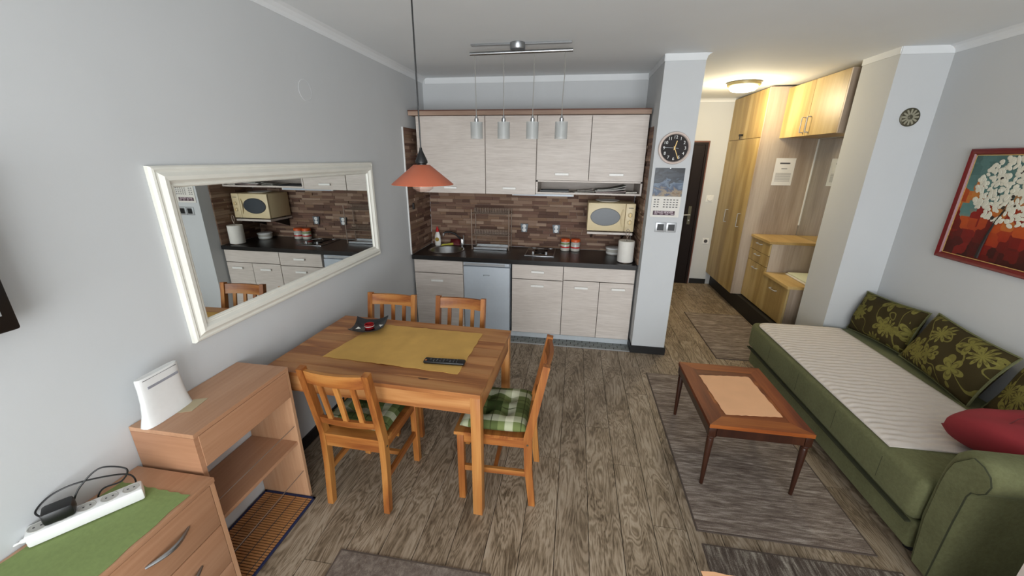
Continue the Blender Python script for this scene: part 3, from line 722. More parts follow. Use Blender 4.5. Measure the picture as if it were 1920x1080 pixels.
MB().lathe([(.05, H-.03), (.052, H-.0005)], seg=24).build('ceiling_rose', M['blackp'], ol, smooth=True)
MB().lathe([(.006, 1.838), (.008, 1.825), (.011, 1.818), (.030, 1.775), (.030, 1.765), (.024, 1.762), (.024, 1.752)], seg=24).build('cap', M['blackp'], ol, smooth=True)
MB().lathe([(.036, 1.757), (.040, 1.757), (.154, 1.664), (.152, 1.661), (.038, 1.754), (.036, 1.757)], seg=48, cap=False).build('shade', M['orange'], ol, smooth=True)
MB().lathe([(.014, 1.75), (.02, 1.73), (.05, 1.69), (.055, 1.668), (.05, 1.643), (.03, 1.628), (.005, 1.624)], seg=28).build('bulb', M['bulb'], ol, smooth=True)

# ------------------------------------------------------------------ pillar: clock, calendar, switches
ck = thing('wall_clock', 'round wall clock with dark dial and pale metal rim on pillar', 'clock', (2.413, PY, 1.882))
def disc_y(prof, seg=48):   # lathe about the y axis facing -y
    mb = MB().lathe(prof, seg=seg); mb.v = [(x, -z, y) for x, y, z in mb.v]; return mb
disc_y([(.125, .0005), (.127, .012), (.122, .026), (.112, .03), (.106, .022), (.105, .016)]).build('rim', M['rose'], ck, smooth=True)
disc_y([(.106, .010), (.106, .018)]).build('dial', M['plum'], ck)
for h in range(1, 13):
    a_ = PI/2 - h*PI/6
    text('numeral', str(h), .034, M['white'], ck, (.083*math.cos(a_), -.0185, .083*math.sin(a_)), (R(90), 0, 0))
def hand(ang, L, wd, z, mat_, nm, tail=.015):
    a_ = R(ang); d = Vector((math.sin(a_), 0, math.cos(a_)))
    MB().beam(Vector((0, -z, 0))-d*tail, Vector((0, -z, 0))+d*L, wd, .001, (0, 1, 0)).build(nm, mat_, ck)
hand(14, .058, .006, .0205, M['gold'], 'hour_hand'); hand(156, .090, .0045, .0215, M['gold'], 'minute_hand'); hand(274, .088, .0016, .0225, M['silver'], 'second_hand', .03)
disc_y([(.005, .0185), (.005, .025)], 16).build('hub', M['gold'], ck)
cal = thing('wall_calendar', 'wall calendar with mountain photo hanging below the clock', 'calendar', (2.405, PY-.0005, 1.525))
MB().box(-.119, .119, -.004, 0, -.03, .202).build('photo_panel', M['photo'], cal)
MB().box(-.119, .117, -.006, -.001, -.205, -.031).build('date_sheet', M['paper'], cal)
for i in range(8):
    for j in range(4):
        if i == 2: continue
        MB().box(-.1+i*.026, -.085+i*.026, -.0066, -.006, -.062-j*.02, -.055-j*.02).build('date', M['ink'], cal)
bn = MB().box(-.098, .082, -.0072, -.006, -.188, -.152).build('banner', M['banner'], cal)
text('lettering', 'BAGAJ SINGER', .024, M['bannertext'], bn, (-.008, -.0076, -.163), (R(90), 0, 0), sx=.98)
for i in range(4): MB().box(-.085+i*.045, -.06+i*.045, -.0077, -.007, -.181, -.177).build('small_print', M['bannertext'], bn)
MB().cyl((0, -.008, .2), (0, 0, .2), .006, None, 12).build('hook', M['silver'], cal)
sw = thing('light_switch', 'silver-framed pair of black light switches on the pillar below calendar', 'switch', (2.430, PY, 1.232))
for dx in (-.045, .045):
    fr = MB().box(dx-.043, dx+.043, -.009, -.0003, -.043, .043, .004).build('frame', M['silver'], sw, smooth=True)
    MB().box(dx-.027, dx+.027, -.012, -.008, -.027, .027, .002).build('rocker', M['blackp'], fr)

# ------------------------------------------------------------------ hall
d = struct(bpy.data.objects.new('door_1', None)); C.objects.link(d); d.location = (3.0, YH, 0)
lf = MB().box(-.40, .355, -.05, -.012, .005, 1.985, .003).build('leaf', M['darkdoor'], d)
for x0, x1, z0, z1 in ((-.3, .22, 1.15, 1.88), (-.3, .22, .15, 1.0)): MB().box(x0, x1, -.056, -.049, z0, z1, .005).build('panel', M['darkdoor'], lf)
MB().box(.357, .392, -.055, 0, .001, 2.02).box(-.44, -.402, -.055, 0, .001, 2.02).box(-.402, .357, -.055, 0, 1.988, 2.02).build('door_frame', M['darkdoor'], d)
MB().box(.393, .415, -.03, 0, .001, 2.04).box(-.44, .393, -.03, 0, 2.021, 2.04).build('architrave', M['doortrim'], d)
hp = MB().box(.255, .298, -.058, -.050, .90, 1.16, .003).build('handle_plate', M['bronze'], lf)
MB().tube([(.277, -.056, 1.04), (.277, -.09, 1.04), (.26, -.095, 1.04), (.17, -.092, 1.035)], .008, 8).build('lever', M['silver'], hp, smooth=True)
MB().cyl((.277, -.065, .96), (.277, -.056, .96), .009).build('keyhole', M['silver'], hp)
s = thing('wall_thermostat', 'white round dial switch on the hall wall by the entrance door', 'switch', (3.535, YH, 1.27))
MB().box(-.05, .05, -.006, -.0003, -.05, .05, .004).build('plate', M['white'], s); MB().lathe([(.034, 0), (.034, .014), (.03, .018)], seg=24).build('knob', M['white'], s, smooth=True, loc=(0, -.005, 0), rot=(R(90), 0, 0))
s = thing('wall_socket', 'white socket low on the hall wall beside the wardrobe', 'socket', (3.575, YH, .655))
MB().box(-.045, .045, -.008, -.0003, -.045, .045, .004).build('plate', M['white'], s); MB().lathe([(.026, 0), (.024, .005)], seg=20).build('outlet', M['ink'], s, loc=(0, -.0072, 0), rot=(R(90), 0, 0))
cl_ = thing('ceiling_lamp', 'round lit ceiling lamp in the hall', 'lamp', (3.31, 4.86, H))
MB().lathe([(.135, -.04), (.158, -.032), (.162, -.005), (.15, -.0005)], seg=40).build('base_ring', plain('olive_metal', (150, 138, 100), .4, .3), cl_, smooth=True)
MB().lathe([(.01, -.092), (.07, -.09), (.112, -.08), (.132, -.06), (.134, -.041)], seg=40).build('diffuser', M['lampglow'], cl_, smooth=True)
pl_ = bpy.data.lights.new('hall_bulb', 'POINT'); pl_.energy = 30; pl_.color = (1.0, .84, .56); pl_.shadow_soft_size = .12
po = bpy.data.objects.new('hall_bulb', pl_); C.objects.link(po); po.parent = cl_; po.location = (0, 0, -.2)

def dhandle(parent, loc, axis='z', L=.12):
    """bent-wire handle on a front facing -x"""
    h = L/2
    if axis == 'z': pts = [(0, 0, -h), (-.028, 0, -h), (-.03, 0, -h+.01), (-.03, 0, h-.01), (-.028, 0, h), (0, 0, h)]
    else: pts = [(0, -h, 0), (-.022, -h, 0), (-.026, -h+.012, 0), (-.026, h-.012, 0), (-.022, h, 0), (0, h, 0)]
    return MB().tube(pts, .0055, 8).build('handle', M['silver'], parent, smooth=True, loc=loc)
w_ = thing('wardrobe', 'tall golden oak wardrobe reaching the hall ceiling beside end wall', 'wardrobe')
WF = 3.65
MB().box(WF+.02, HX-.005, 5.058, YH-.002, .19, 2.545).build('body', M['goak'], w_)
MB().box(WF, HX-.004, 5.038, 5.056, .19, 2.548).build('side_panel', M['goak'], w_)
ysp = 5.54
for (a_, b_, hy) in ((5.058, ysp, ysp-.06), (ysp, YH-.003, ysp+.09)):
    q = MB().box(WF, WF+.019, a_+.001, b_-.001, .19, 2.036, .001).build('door', M['oak'], w_)
    dhandle(q, (WF, 5.20 if a_ < 5.1 else 5.62, 1.09), 'z', .16)
    u_ = MB().box(WF, WF+.019, a_+.001, b_-.001, 2.041, 2.545, .001).build('upper_door', M['oak'], w_)
q = MB().cyl((WF-.02, ysp+.04, 2.09), (WF, ysp+.04, 2.09), .012).build('lock', M['blackp'], u_); MB().box(WF-.045, WF-.02, ysp+.032, ysp+.048, 2.075, 2.10).box(WF-.035, WF-.03, ysp+.03, ysp+.05, 2.04, 2.075).build('key', M['blackp'], q)
struct(box('black_box_wardrobe', (3.72, HX-.002, 4.0, YH-.014, 0.001, .186), M['black']))  # solid black box filling the space below wardrobe and dresser
wc = thing('wall_cabinet', 'golden oak two-door overhead cabinet high on the hall side', 'cabinet')
UF = 3.835
MB().box(UF+.02, HX-.005, 4.02, 5.036, 2.03, 2.53).build('body', M['oaky'], wc)
MB().box(UF, HX-.005, 4.0, 4.019, 2.025, 2.53).build('side_panel', M['goak'], wc)
for a_, b_, hy in ((4.02, 4.525, 4.48), (4.528, 5.036, 4.575)):
    q = MB().box(UF, UF+.019, a_+.001, b_-.001, 2.028, 2.53, .001).build('door', M['oak'], wc); dhandle(q, (UF, hy, 2.13), 'z', .14)
st_ = thing('hall_dresser', 'stepped golden oak hall dresser with drawers below the mirror', 'dresser')
CF = 3.77; ym = 4.565; zt_, zl = .955, .615
MB().box(CF+.02, HX-.005, ym, 5.036, .2, zt_-.03).build('tall_body', M['goak'], st_)
MB().box(CF+.02, HX-.005, 4.03, ym-.001, .2, zl-.03).build('low_body', M['goak'], st_)
MB().box(CF-.012, HX-.004, ym-.012, 5.037, zt_-.028, zt_, .001).build('upper_top', M['oaky'], st_)
MB().box(CF-.012, HX-.004, 4.02, ym-.002, zl-.028, zl, .001).build('lower_top', M['oaky'], st_)
MB().box(HX-.02, HX-.005, 4.03, ym-.001, zl, zt_-.03).build('back_panel', plain('olive_back', (150, 140, 116), .6), st_)
for z0, z1, hz in ((.795, .922, .885), (.665, .79, .755), (.2, .66, .60)):
    q = MB().box(CF, CF+.019, ym+.001, 5.035, z0, z1, .001).build('drawer', M['oak'], st_); dhandle(q, (CF, 4.80, hz), 'y', .11)
q = MB().box(CF, CF+.019, 4.032, ym-.002, .2, zl-.032, .001).build('drawer', M['oak'], st_); dhandle(q, (CF, 4.29, .50), 'y', .12)
tm = thing('folded_cloth', 'folded pale cloth lying on the lower dresser top', 'cloth', (4.08, 4.30, zl+.0005))
MB().box(-.13, .13, -.2, .2, 0, .014, .005).build('lower_fold', M['paper'], tm, smooth=True); MB().box(-.12, .12, -.19, .18, .0145, .03, .006).build('upper_fold', plain('mint_white', (208, 212, 190), .8), tm, smooth=True)
hm = thing('hall_mirror', 'frameless mirror sheet between dresser and overhead cabinet', 'mirror')
MB().box(HX-.004, HX-.001, QB+.01, 5.03, zt_+.002, 2.02).build('glass', M['mirror'], hm)
MB().box(HX-.012, HX-.001, 5.03, 5.037, zt_+.12, 2.02).build('edge_strip', M['white'], hm)
pp = thing('notice_paper', 'white printed notice taped to the grey wardrobe side', 'notice', (3.957, 5.0375, 1.672))
MB().box(-.103, .103, -.0012, -.0002, -.148, .148).build('sheet', M['paper'], pp)
MB().box(-.055, .05, -.0018, -.001, .085, .10).build('heading', M['ink'], pp); MB().box(-.03, .03, -.0018, -.001, .03, .036).build('title_line', M['ink'], pp)
lg = plain('grey_print', (168, 164, 158), .8)
for i in range(8): MB().box(-.08, .08, -.0018, -.001, -.02-.012*i, -.014-.012*i).build('text_line', lg, pp)

# ------------------------------------------------------------------ fittings on the walls
v_ = thing('wall_vent', 'round bronze slotted ventilation grille high on the wing wall', 'vent', (4.032, QY, 2.105))
disc_y([(.064, .0005), (.064, .006), (.056, .011), (.054, .006)]).build('ring', M['bronze'], v_, smooth=True)
disc_y([(.055, .001), (.055, .004)]).build('back_plate', plain('vent_dark', (38, 36, 28), .6), v_)
for i in range(12):
    a_ = 2*PI*i/12; d_ = Vector((math.cos(a_), 0, math.sin(a_)))
    MB().beam(Vector((0, -.0065, 0))+d_*.012, Vector((0, -.0065, 0))+d_*.056, .012, .004, (0, 1, 0)).build('blade', plain('blade_bronze', (150, 146, 126), .5) if i == 0 else bpy.data.materials['blade_bronze'], v_)
disc_y([(.012, .004), (.012, .011), (.008, .013)], 20).build('hub', M['bronze'], v_, smooth=True)
cv = thing('round_wall_cover', 'white round blank cover plate high on the left wall', 'cover plate', (0, 2.35, 2.166))
mb = MB().lathe([(.057, .0003), (.057, .0012), (.05, .0016), (.02, .0018)], seg=36); mb.v = [(z, x, y) for x, y, z in mb.v]; mb.build('disc', M['wall'], cv, smooth=True)
mb = MB().lathe([(.0575, .0003), (.0595, .0016), (.0575, .0026)], seg=36, cap=False); mb.v = [(z, x, y) for x, y, z in mb.v]; mb.build('rim', M['cove'], cv, smooth=True)
tv = thing('television', 'black flat television on the left wall at the picture edge', 'television', (0, .40, 1.315))
MB().box(.045, .085, -.39, .39, 0, .47, .008).build('housing', M['blackp'], tv, smooth=True)
MB().box(.0845, .0865, -.355, .355, .045, .445).build('screen', M['blackg'], tv)
MB().box(.0855, .0872, .357, .360, .05, .45).build('inner_bezel', M['silver'], tv)
MB().box(.0005, .046, -.15, .15, .12, .32).build('wall_bracket', M['blackp'], tv)
# framed mirror on the left wall
my0, my1, mz0, mz1 = 1.31, 3.026, 1.003, 1.752
mi = thing('framed_mirror', 'large mirror in a moulded white frame above the dining table', 'mirror', (0, (my0+my1)/2, mz0))
hy_ = (my1-my0)/2; hz_ = mz1-mz0
prof = [(0, .001), (0, .018), (.006, .026), (.014, .028), (.020, .024), (.026, .026), (.040, .038), (.056, .036), (.068, .022), (.073, .020), (.077, .022), (.082, .020), (.086, .012), (.086, .001)]
mb = MB(); vs = []; k = len(prof)
for (sy, z0_, sz) in ((-1, 0, 1), (1, 0, 1), (1, hz_, -1), (-1, hz_, -1)):
    for d_, hgt in prof: vs.append((hgt, sy*(hy_-d_), z0_+sz*d_))
fs = [(i*k+j, ((i+1) % 4)*k+j, ((i+1) % 4)*k+j+1, i*k+j+1) for i in range(4) for j in range(k-1)]
fs += [(i*k+k-1, ((i+1) % 4)*k+k-1, ((i+1) % 4)*k, i*k) for i in range(4)]
mb.add(vs, fs).build('frame', M['frame'], mi)
MB().box(.002, .0115, -hy_+.083, hy_-.083, .083, hz_-.083).build('glass', M['mirror'], mi)
# painting on the right wall
py0, py1, pz0, pz1 = 2.28, 3.125, 1.168, 1.877
pa = thing('framed_painting', 'painting of a white blossom tree in burgundy frame on right wall', 'painting', (WX, (py0+py1)/2, pz0))
hp_ = (py1-py0)/2; hh = pz1-pz0; prof = [(0, .001), (0, .022), (.006, .028), (.016, .024), (.030, .022), (.036, .012), (.036, .001)]
mb = MB(); vs = []; k = len(prof)
for (sy, z0_, sz) in ((-1, 0, 1), (1, 0, 1), (1, hh, -1), (-1, hh, -1)):
    for d_, hgt in prof: vs.append((-hgt, sy*(hp_-d_), z0_+sz*d_))
fs = [(i*k+j, ((i+1) % 4)*k+j, ((i+1) % 4)*k+j+1, i*k+j+1) for i in range(4) for j in range(k-1)]
fs += [(i*k+k-1, ((i+1) % 4)*k+k-1, ((i+1) % 4)*k, i*k) for i in range(4)]
mb.add(vs, fs).build('frame', M['redframe'], pa)
cvs = MB().box(-.010, -.001, -hp_+.034, hp_-.034, .034, hh-.034).build('canvas', M['canvas'], pa)
g_ = .0365
MB().box(-.0125, -.0105, -hp_+g_, hp_-g_, g_, g_+.004).box(-.0125, -.0105, -hp_+g_, hp_-g_, hh-g_-.004, hh-g_).box(-.0125, -.0105, -hp_+g_, -hp_+g_+.004, g_, hh-g_).box(-.0125, -.0105, hp_-g_-.004, hp_-g_, g_, hh-g_).build('gold_fillet', M['gold'], pa)
ty_ = .04
MB().tube([(-.0095, .145, .05), (-.0095, .142, .12), (-.0095, .135, .19), (-.0095, .12, .27), (-.0095, .09, .36)], [.012, .010, .009, .007, .005], 6).build('painted_trunk', M['trunk'], cvs)
rp = random.Random(3); mb = MB()
for i in range(420):
    rr = math.sqrt(rp.random()); an = rp.uniform(0, 2*PI); cy = .04+.275*rr*math.cos(an); cz = .475+.205*rr*math.sin(an)
    if abs(cy) > hp_-.06 or cz > hh-.055: continue
    a_, b_ = rp.uniform(.013, .022), rp.uniform(.009, .014); ro = rp.uniform(0, PI); xo = -.0105-rp.uniform(0, .003); vs = []
    for q in range(10):
        t = 2*PI*q/10; u, v = a_*math.cos(t), b_*math.sin(t)
        vs.append((xo, cy+u*math.cos(ro)-v*math.sin(ro), cz+u*math.sin(ro)+v*math.cos(ro)))
    vs += [(x-.0016, cy+(y-cy)*.75, cz+(z-cz)*.75) for x, y, z in vs]
    mb.add(vs, [tuple(range(10, 20))]+[(q, (q+1) % 10, 10+(q+1) % 10, 10+q) for q in range(10)])
o = mb.build('painted_blossom', M['petal'], cvs); o['kind'] = 'stuff'
mb = MB()
for i in range(26):
    cy = ty_-.06+rp.uniform(-.2, .2); cz = .43+rp.uniform(-.16, .17)
    if abs(cy) < hp_-.06 and cz < hh-.06: mb.cyl((-.0135, cy, cz), (-.0145, cy, cz), rp.uniform(.006, .012), None, 8)
o = mb.build('dark_daubs', M['trunk'], cvs); o['kind'] = 'stuff'

# ------------------------------------------------------------------ dining table and chairs
TZ = .74
dt = thing('dining_table', 'rectangular pine dining table along the left wall', 'table', (.073, 1.559, 0), -.036)
tp = MB().box(.03, 1.15, .03, .71, TZ-.032, TZ-.022).build('tabletop', M['pine'], dt)
nb = 8; bw = .74/nb
for i in range(nb):
    MB().box(0, 1.18, i*bw+.0004, (i+1)*bw-.0004, TZ-.022, TZ, .0012, 1).build('board', M['pine'], tp)
for x in (0, 1.124):
    for y in (0.004, .68): MB().box(x+.004, x+.054, y, y+.054, 0.0005, TZ-.0225, .002).build('leg', M['pinez'], dt, smooth=True)
MB().box(.058, 1.128, .008, .03, .625, TZ-.023).build('apron', M['pine'], dt); MB().box(.058, 1.128, .71, .732, .625, TZ-.023).build('apron', M['pine'], dt)
MB().box(.008, .03, .058, .68, .625, TZ-.023).build('apron', M['piney'], dt); MB().box(1.152, 1.174, .058, .68, .625, TZ-.023).build('apron', M['piney'], dt)
def make_chair(label):
    t = thing('dining_chair', label, 'chair', group='pine dining chairs')
    w2 = .165
    for s_ in (-1, 1):
        MB().box(s_*w2-.018, s_*w2+.018, .172, .208, 0.0005, .425, .002).build('front_leg', M['chair'], t, smooth=True)
        pr_ = [(-.212, .0005), (-.178, .0005), (-.150, .25), (-.142, .44), (-.168, .56), (-.228, .862), (-.262, .855), (-.208, .56), (-.186, .44), (-.190, .25)]
        MB().prism([(y, z) for y, z in pr_], s_*w2-.016, s_*w2+.016, 'x').build('rear_leg', M['chair'], t)
        MB().box(s_*w2-.010, s_*w2+.010, -.145, .173, .375, .424).build('side_apron', M['chairy'], t)
        MB().box(s_*w2-.009, s_*w2+.009, -.160, .174, .19, .222).build('stretcher', M['chairy'], t)
    MB().box(-w2+.018, w2-.018, .182, .2, .37, .424).build('front_apron', M['chairx'], t)
    MB().box(-w2+.016, w2-.016, -.180, -.160, .365, .424).build('rear_apron', M['chairx'], t)
    MB().box(-w2+.009, w2-.009, .0, .02, .195, .218).build('cross_stretcher', M['chairx'], t)
    st2 = MB()
    for k_ in range(1): st2.prism([(-.183, -.141), (.183, -.141), (.186, .222), (-.186, .222)], .4255, .444, 'z').box(-w2+.017, w2-.017, -.185, -.141, .4255, .444)
    st2.build('seat', M['chairx'], t)
    def rail(nm, z0, z1, yz, bow):
        n_ = 10; vs = []; fs = []
        for i in range(n_+1):
            u = -1+2*i/n_; x = u*(w2-.016); yo = -bow*(1-u*u)
            for (zz, yy) in ((z0, yz(z0)), (z1, yz(z1))):
                vs += [(x, yy+yo-.011, zz), (x, yy+yo+.009, zz)]
        for i in range(n_):
            a_ = 4*i; b_ = a_+4
            fs += [(a_, b_, b_+2, a_+2), (a_+1, a_+3, b_+3, b_+1), (a_, a_+1, b_+1, b_), (a_+2, b_+2, b_+3, a_+3)]
        fs += [(0, 2, 3, 1), (4*n_, 4*n_+1, 4*n_+3, 4*n_+2)]
        MB().add(vs, fs).build(nm, M['chairx'], t)
    yz = lambda z: -.188-(z-.56)*.19
    rail('top_rail', .775, .848, yz, .018); rail('lower_rail', .515, .555, yz, .012)
    for x in (-.085, 0, .085):
        bo = -.016*(1-(x/w2)**2)
        MB().beam((x, yz(.55)+bo+.001, .55), (x, yz(.78)+bo-.001, .78), .026, .012, (0, 1, 0)).build('slat', M['chair'], t)
    for s_ in (-1, 1): MB().cyl((s_*(w2+.0155), -.164, .40), (s_*(w2+.0175), -.164, .40), .006, None, 10).build('screw', M['bronze'], t)
    return t
ch0 = make_chair('pine slat-back chair nearest the camera, tucked in beside the shelf unit')
ch0.location = (.590, 1.665, 0); ch0.rotation_euler = (0, 0, R(-1.5))
dup(ch0, (1.302, 1.800, 0), R(91), 'pine slat-back chair at the right end of the table, seen from the side')
dup(ch0, (.372, 2.232, 0), R(180), 'pine slat-back chair behind the table, nearer the left wall')
dup(ch0, (.872, 2.245, 0), R(178), 'pine slat-back chair behind the table, in front of the fridge')
TF = [(-.34, -.34), (.34, -.34), (-.34, .34), (.34, .34)]
cu_ = pillow_mesh(.36, .35, .07, 24, 5, .02, TF, .004).build('seat_cushion', M['plaid'], smooth=True, loc=(1.285, 1.800, .481), rot=(0, 0, R(91)), angle=80)
tag(cu_, 'green plaid tufted cushion on the chair at the table end', 'cushion', 'plaid seat cushions')
cu2 = cu_.copy(); C.objects.link(cu2); cu2.location = (.592, 1.690, .481); cu2.rotation_euler = (0, 0, R(-1.5)); cu2['label'] = 'green plaid tufted cushion on the chair nearest the camera'
# runner, bowl, ashtray, remote
def cloth(name, corners, z, mat_, amp=.002, n=24, th=.0015, seed=2, fold=None):
    """thin cloth on the bilinear quad of four xy corners (near-left, near-right, far-right, far-left)"""
    r_ = random.Random(seed); ph = [r_.uniform(0, 6) for _ in range(4)]; c_ = [Vector(p) for p in corners]; vs = []; fs = []
    for s_ in (1, 0):
        for i in range(n+1):
            for j in range(n+1):
                u, v = i/n, j/n; p = (c_[0]*(1-u)+c_[1]*u)*(1-v)+(c_[3]*(1-u)+c_[2]*u)*v
                e = 1 if (i in (0, n) or j in (0, n)) else 0
                hgt = amp*(.5+.5*math.sin(5*u+ph[0]+3*v)*math.cos(6*v+ph[1]))
                if fold is not None: hgt += amp*2.2*math.exp(-((u-fold)/.02)**2)
                jit = .0025*math.sin(37*u+29*v+ph[2]) if e else 0
                vs.append((p.x+jit, p.y+jit, z+hgt+s_*th))
    k_ = (n+1)**2
    for i in range(n):
        for j in range(n):
            a_ = i*(n+1)+j; q = (a_, a_+n+1, a_+n+2, a_+1); fs += [q, tuple(k_+t for t in q[::-1])]
    bd = [i*(n+1) for i in range(n+1)]+[n*(n+1)+j for j in range(1, n+1)]+[i*(n+1)+n for i in range(n-1, -1, -1)]+[j for j in range(n-1, 0, -1)]
    for i in range(len(bd)): a_, b_ = bd[i], bd[(i+1) % len(bd)]; fs.append((a_, k_+a_, k_+b_, b_))
    return MB().add(vs, fs).build(name, mat_, smooth=True)
tag(cloth('table_runner', [(.305, 1.73), (1.095, 1.680), (1.112, 2.17), (.400, 2.195)], TZ+.0006, M['runner'], .0022, 28, fold=.47), 'ochre yellow cloth spread on the pine dining table', 'tablecloth')
bo = thing('bowl', 'square dark grey dish with upturned corners on the dining table', 'bowl', (.385, 2.105, TZ+.004), R(14))
mb = MB(); n = 16; vs = []; fs = []
for s_ in (1, 0):
    for i in range(n+1):
        for j in range(n+1):
            u, v = -1+2*i/n, -1+2*j/n; rr = (abs(u)**2.2+abs(v)**2.2)
            vs.append((u*.1*(1-.05*(1-v*v)*abs(u)), v*.1*(1-.05*(1-u*u)*abs(v)), .024*rr+s_*.005))
k = (n+1)**2
for i in range(n):
    for j in range(n):
        a_ = i*(n+1)+j; q = (a_, a_+n+1, a_+n+2, a_+1); fs += [q, tuple(k+t for t in q[::-1])]
bd = [i*(n+1) for i in range(n+1)]+[n*(n+1)+j for j in range(1, n+1)]+[i*(n+1)+n for i in range(n-1, -1, -1)]+[j for j in range(n-1, 0, -1)]
for i in range(len(bd)): a_, b_ = bd[i], bd[(i+1) % len(bd)]; fs.append((a_, k+a_, k+b_, b_))
mb.add(vs, fs).build('dish', plain('charcoal_ceramic', (44, 44, 46), .25, var=.15), bo, smooth=True, angle=60)
for (x0, y0, a_) in ((-.07, -.055, .2), (.075, -.03, 1.2)): MB().prism([(0, 0), (.032, 0), (.016, .02)], .0, .001, 'z').build('white_mark', M['paper'], bo, loc=(x0, y0, .0285), rot=(.25, 0, a_))
ca = thing('tealight_holder', 'small round dark red candle holder inside the square dish', 'candle holder', (.385, 2.105, TZ+.0098))
MB().lathe([(.024, .0006), (.028, .003), (.030, .022), (.030, .032), (.026, .032), (.025, .012), (.004, .010)], seg=28).build('cup', M['red'], ca, smooth=True)
MB().lathe([(.0305, .019), (.0308, .0195), (.0308, .023), (.0305, .0235)], seg=28, cap=False).build('white_stripe', M['paper'], ca)
MB().lathe([(.012, .0105), (.012, .016), (.004, .017)], seg=16).build('wax', M['paper'], ca)
rm = thing('remote_control', 'black remote control lying on the ochre cloth', 'remote', (.995, 1.772, TZ+.0052), R(3))
MB().box(-.112, .112, -.024, .024, 0.0005, .018, .008, 3).build('body', M['blackp'], rm, smooth=True)
mb = MB()
for i in range(9):
    for j in range(3):
        if (i*3+j) % 5: mb.lathe([(.0035, .0178), (.003, .0195)], (-.075+i*.018, -.012+j*.012, 0), 8)
o = mb.build('buttons', plain('grey_buttons', (78, 80, 82), .5), rm); o['kind'] = 'stuff'
MB().lathe([(.005, .0178), (.0045, .0195)], (-.098, -.01, 0), 12).build('power_button', plain('orange_button', (190, 110, 50), .5), rm)

# ------------------------------------------------------------------ left furniture
CHX, CHZ = .345, .635
cd = thing('chest_of_drawers', 'beech chest of drawers in the lower left corner by wall', 'chest of drawers', (0, 0, 0))
cy0, cy1 = .16, .975
MB().box(.002, CHX-.02, cy0+.018, cy1-.018, .04, CHZ-.022).build('body', M['beechx'], cd)
MB().box(.002, CHX-.003, cy1-.018, cy1, .001, CHZ-.020, .001).build('side_panel', M['beechz'], cd); MB().box(.002, CHX-.003, cy0, cy0+.018, .001, CHZ-.020, .001).build('side_panel', M['beechz'], cd)
MB().box(.002, CHX, cy0-.004, cy1+.002, CHZ-.020, CHZ, .002).build('top', M['beech'], cd, smooth=True)
for z0, z1 in ((.424, .613), (.228, .420), (.045, .224)):
    q = MB().box(CHX-.02, CHX-.002, cy0+.02, cy1-.020, z0, z1, .002).build('drawer', M['beech'], cd, smooth=True)
    zc_ = (z0+z1)/2+.015; yc = .775; L = .075
    pts = [(CHX-.002+.024*math.sin(PI*i/12), yc-L+2*L*i/12, zc_) for i in range(13)]
    MB().tube(pts, [.0045+.004*math.sin(PI*i/12) for i in range(13)], 8).build('handle', M['steel'], q, smooth=True)
ZT = CHZ
tag(cloth('green_runner', [(.003, .30), (CHX-.003, .30), (.333, .888), (.03, .9)], ZT+.0006, M['greencloth'], .0012, 24, seed=5), 'grass green cloth laid over the beech chest of drawers', 'tablecloth')
# power strip: from about (.0,.65) to (.17,.86)
ps = thing('power_strip', 'white multi-socket power strip on the green cloth', 'power strip', (.098, .757, ZT+.0045), math.atan2(.205, .150))
Ls = .135
MB().box(-Ls, Ls, -.029, .029, 0.0005, .046, .007).build('housing', M['white'], ps, smooth=True)
for i in range(5):
    x = -Ls+.028+i*(2*Ls-.056)/4
    q = MB().lathe([(.0225, .0462), (.0225, .0474), (.020, .0476), (.019, .0466)], (x, 0, 0), 20).build('outlet', plain('outlet_grey', (186, 184, 178), .5), ps, smooth=True)
    for dy in (-.008, .008): MB().cyl((x+dy, 0, .0468), (x+dy, 0, .0478), .0028, None, 8).build('hole', M['ink'], q)
MB().tube([(-Ls+.004, 0, .018), (-Ls-.014, 0, .017)], [.011, .006], 10).build('strain_relief', M['white'], ps, smooth=True)
MB().tube([(-Ls-.010, 0, .017), (-Ls-.04, .006, .008), (-Ls-.09, .0, .0045), (-Ls-.15, -.02, .0045)], .0035, 8).build('lead', M['white'], ps, smooth=True)
# mains adapter with its cable
ad = thing('mains_adapter', 'black plug-in mains adapter with looped cable in the power strip', 'adapter', (.064, .712, ZT+.0525), math.atan2(.205, .150))
b = MB().box(-.036, .036, -.028, .028, 0.0005, .046, .010, 2); b.build('body', M['blackp'], ad, smooth=True)
def spl(pts, n=8):
    P_ = [Vector(p) for p in pts]; P_ = [P_[0]]+P_+[P_[-1]]; out = []
    for i in range(1, len(P_)-2):
        for k_ in range(n):
            t = k_/n; a_, b_, c_, d_ = P_[i-1], P_[i], P_[i+1], P_[i+2]
            out.append(.5*((2*b_)+(-a_+c_)*t+(2*a_-5*b_+4*c_-d_)*t*t+(-a_+3*b_-3*c_+d_)*t**3))
    return out+[P_[-2]]
cab = spl([(.03, .02, .02), (.055, .03, .06), (.11, .03, .10), (.17, -.01, .085), (.15, .0, .04), (.10, .03, .02), (.08, .045, -.02), (.12, .05, -.03), (.17, .05, -.030), (.16, .06, .02), (.06, .055, .06), (-.01, .055, .055), (-.05, .035, .03), (-.034, .0, .02)])
MB().tube(cab, .0027, 8).build('cable', M['blackp'], ad, smooth=True)
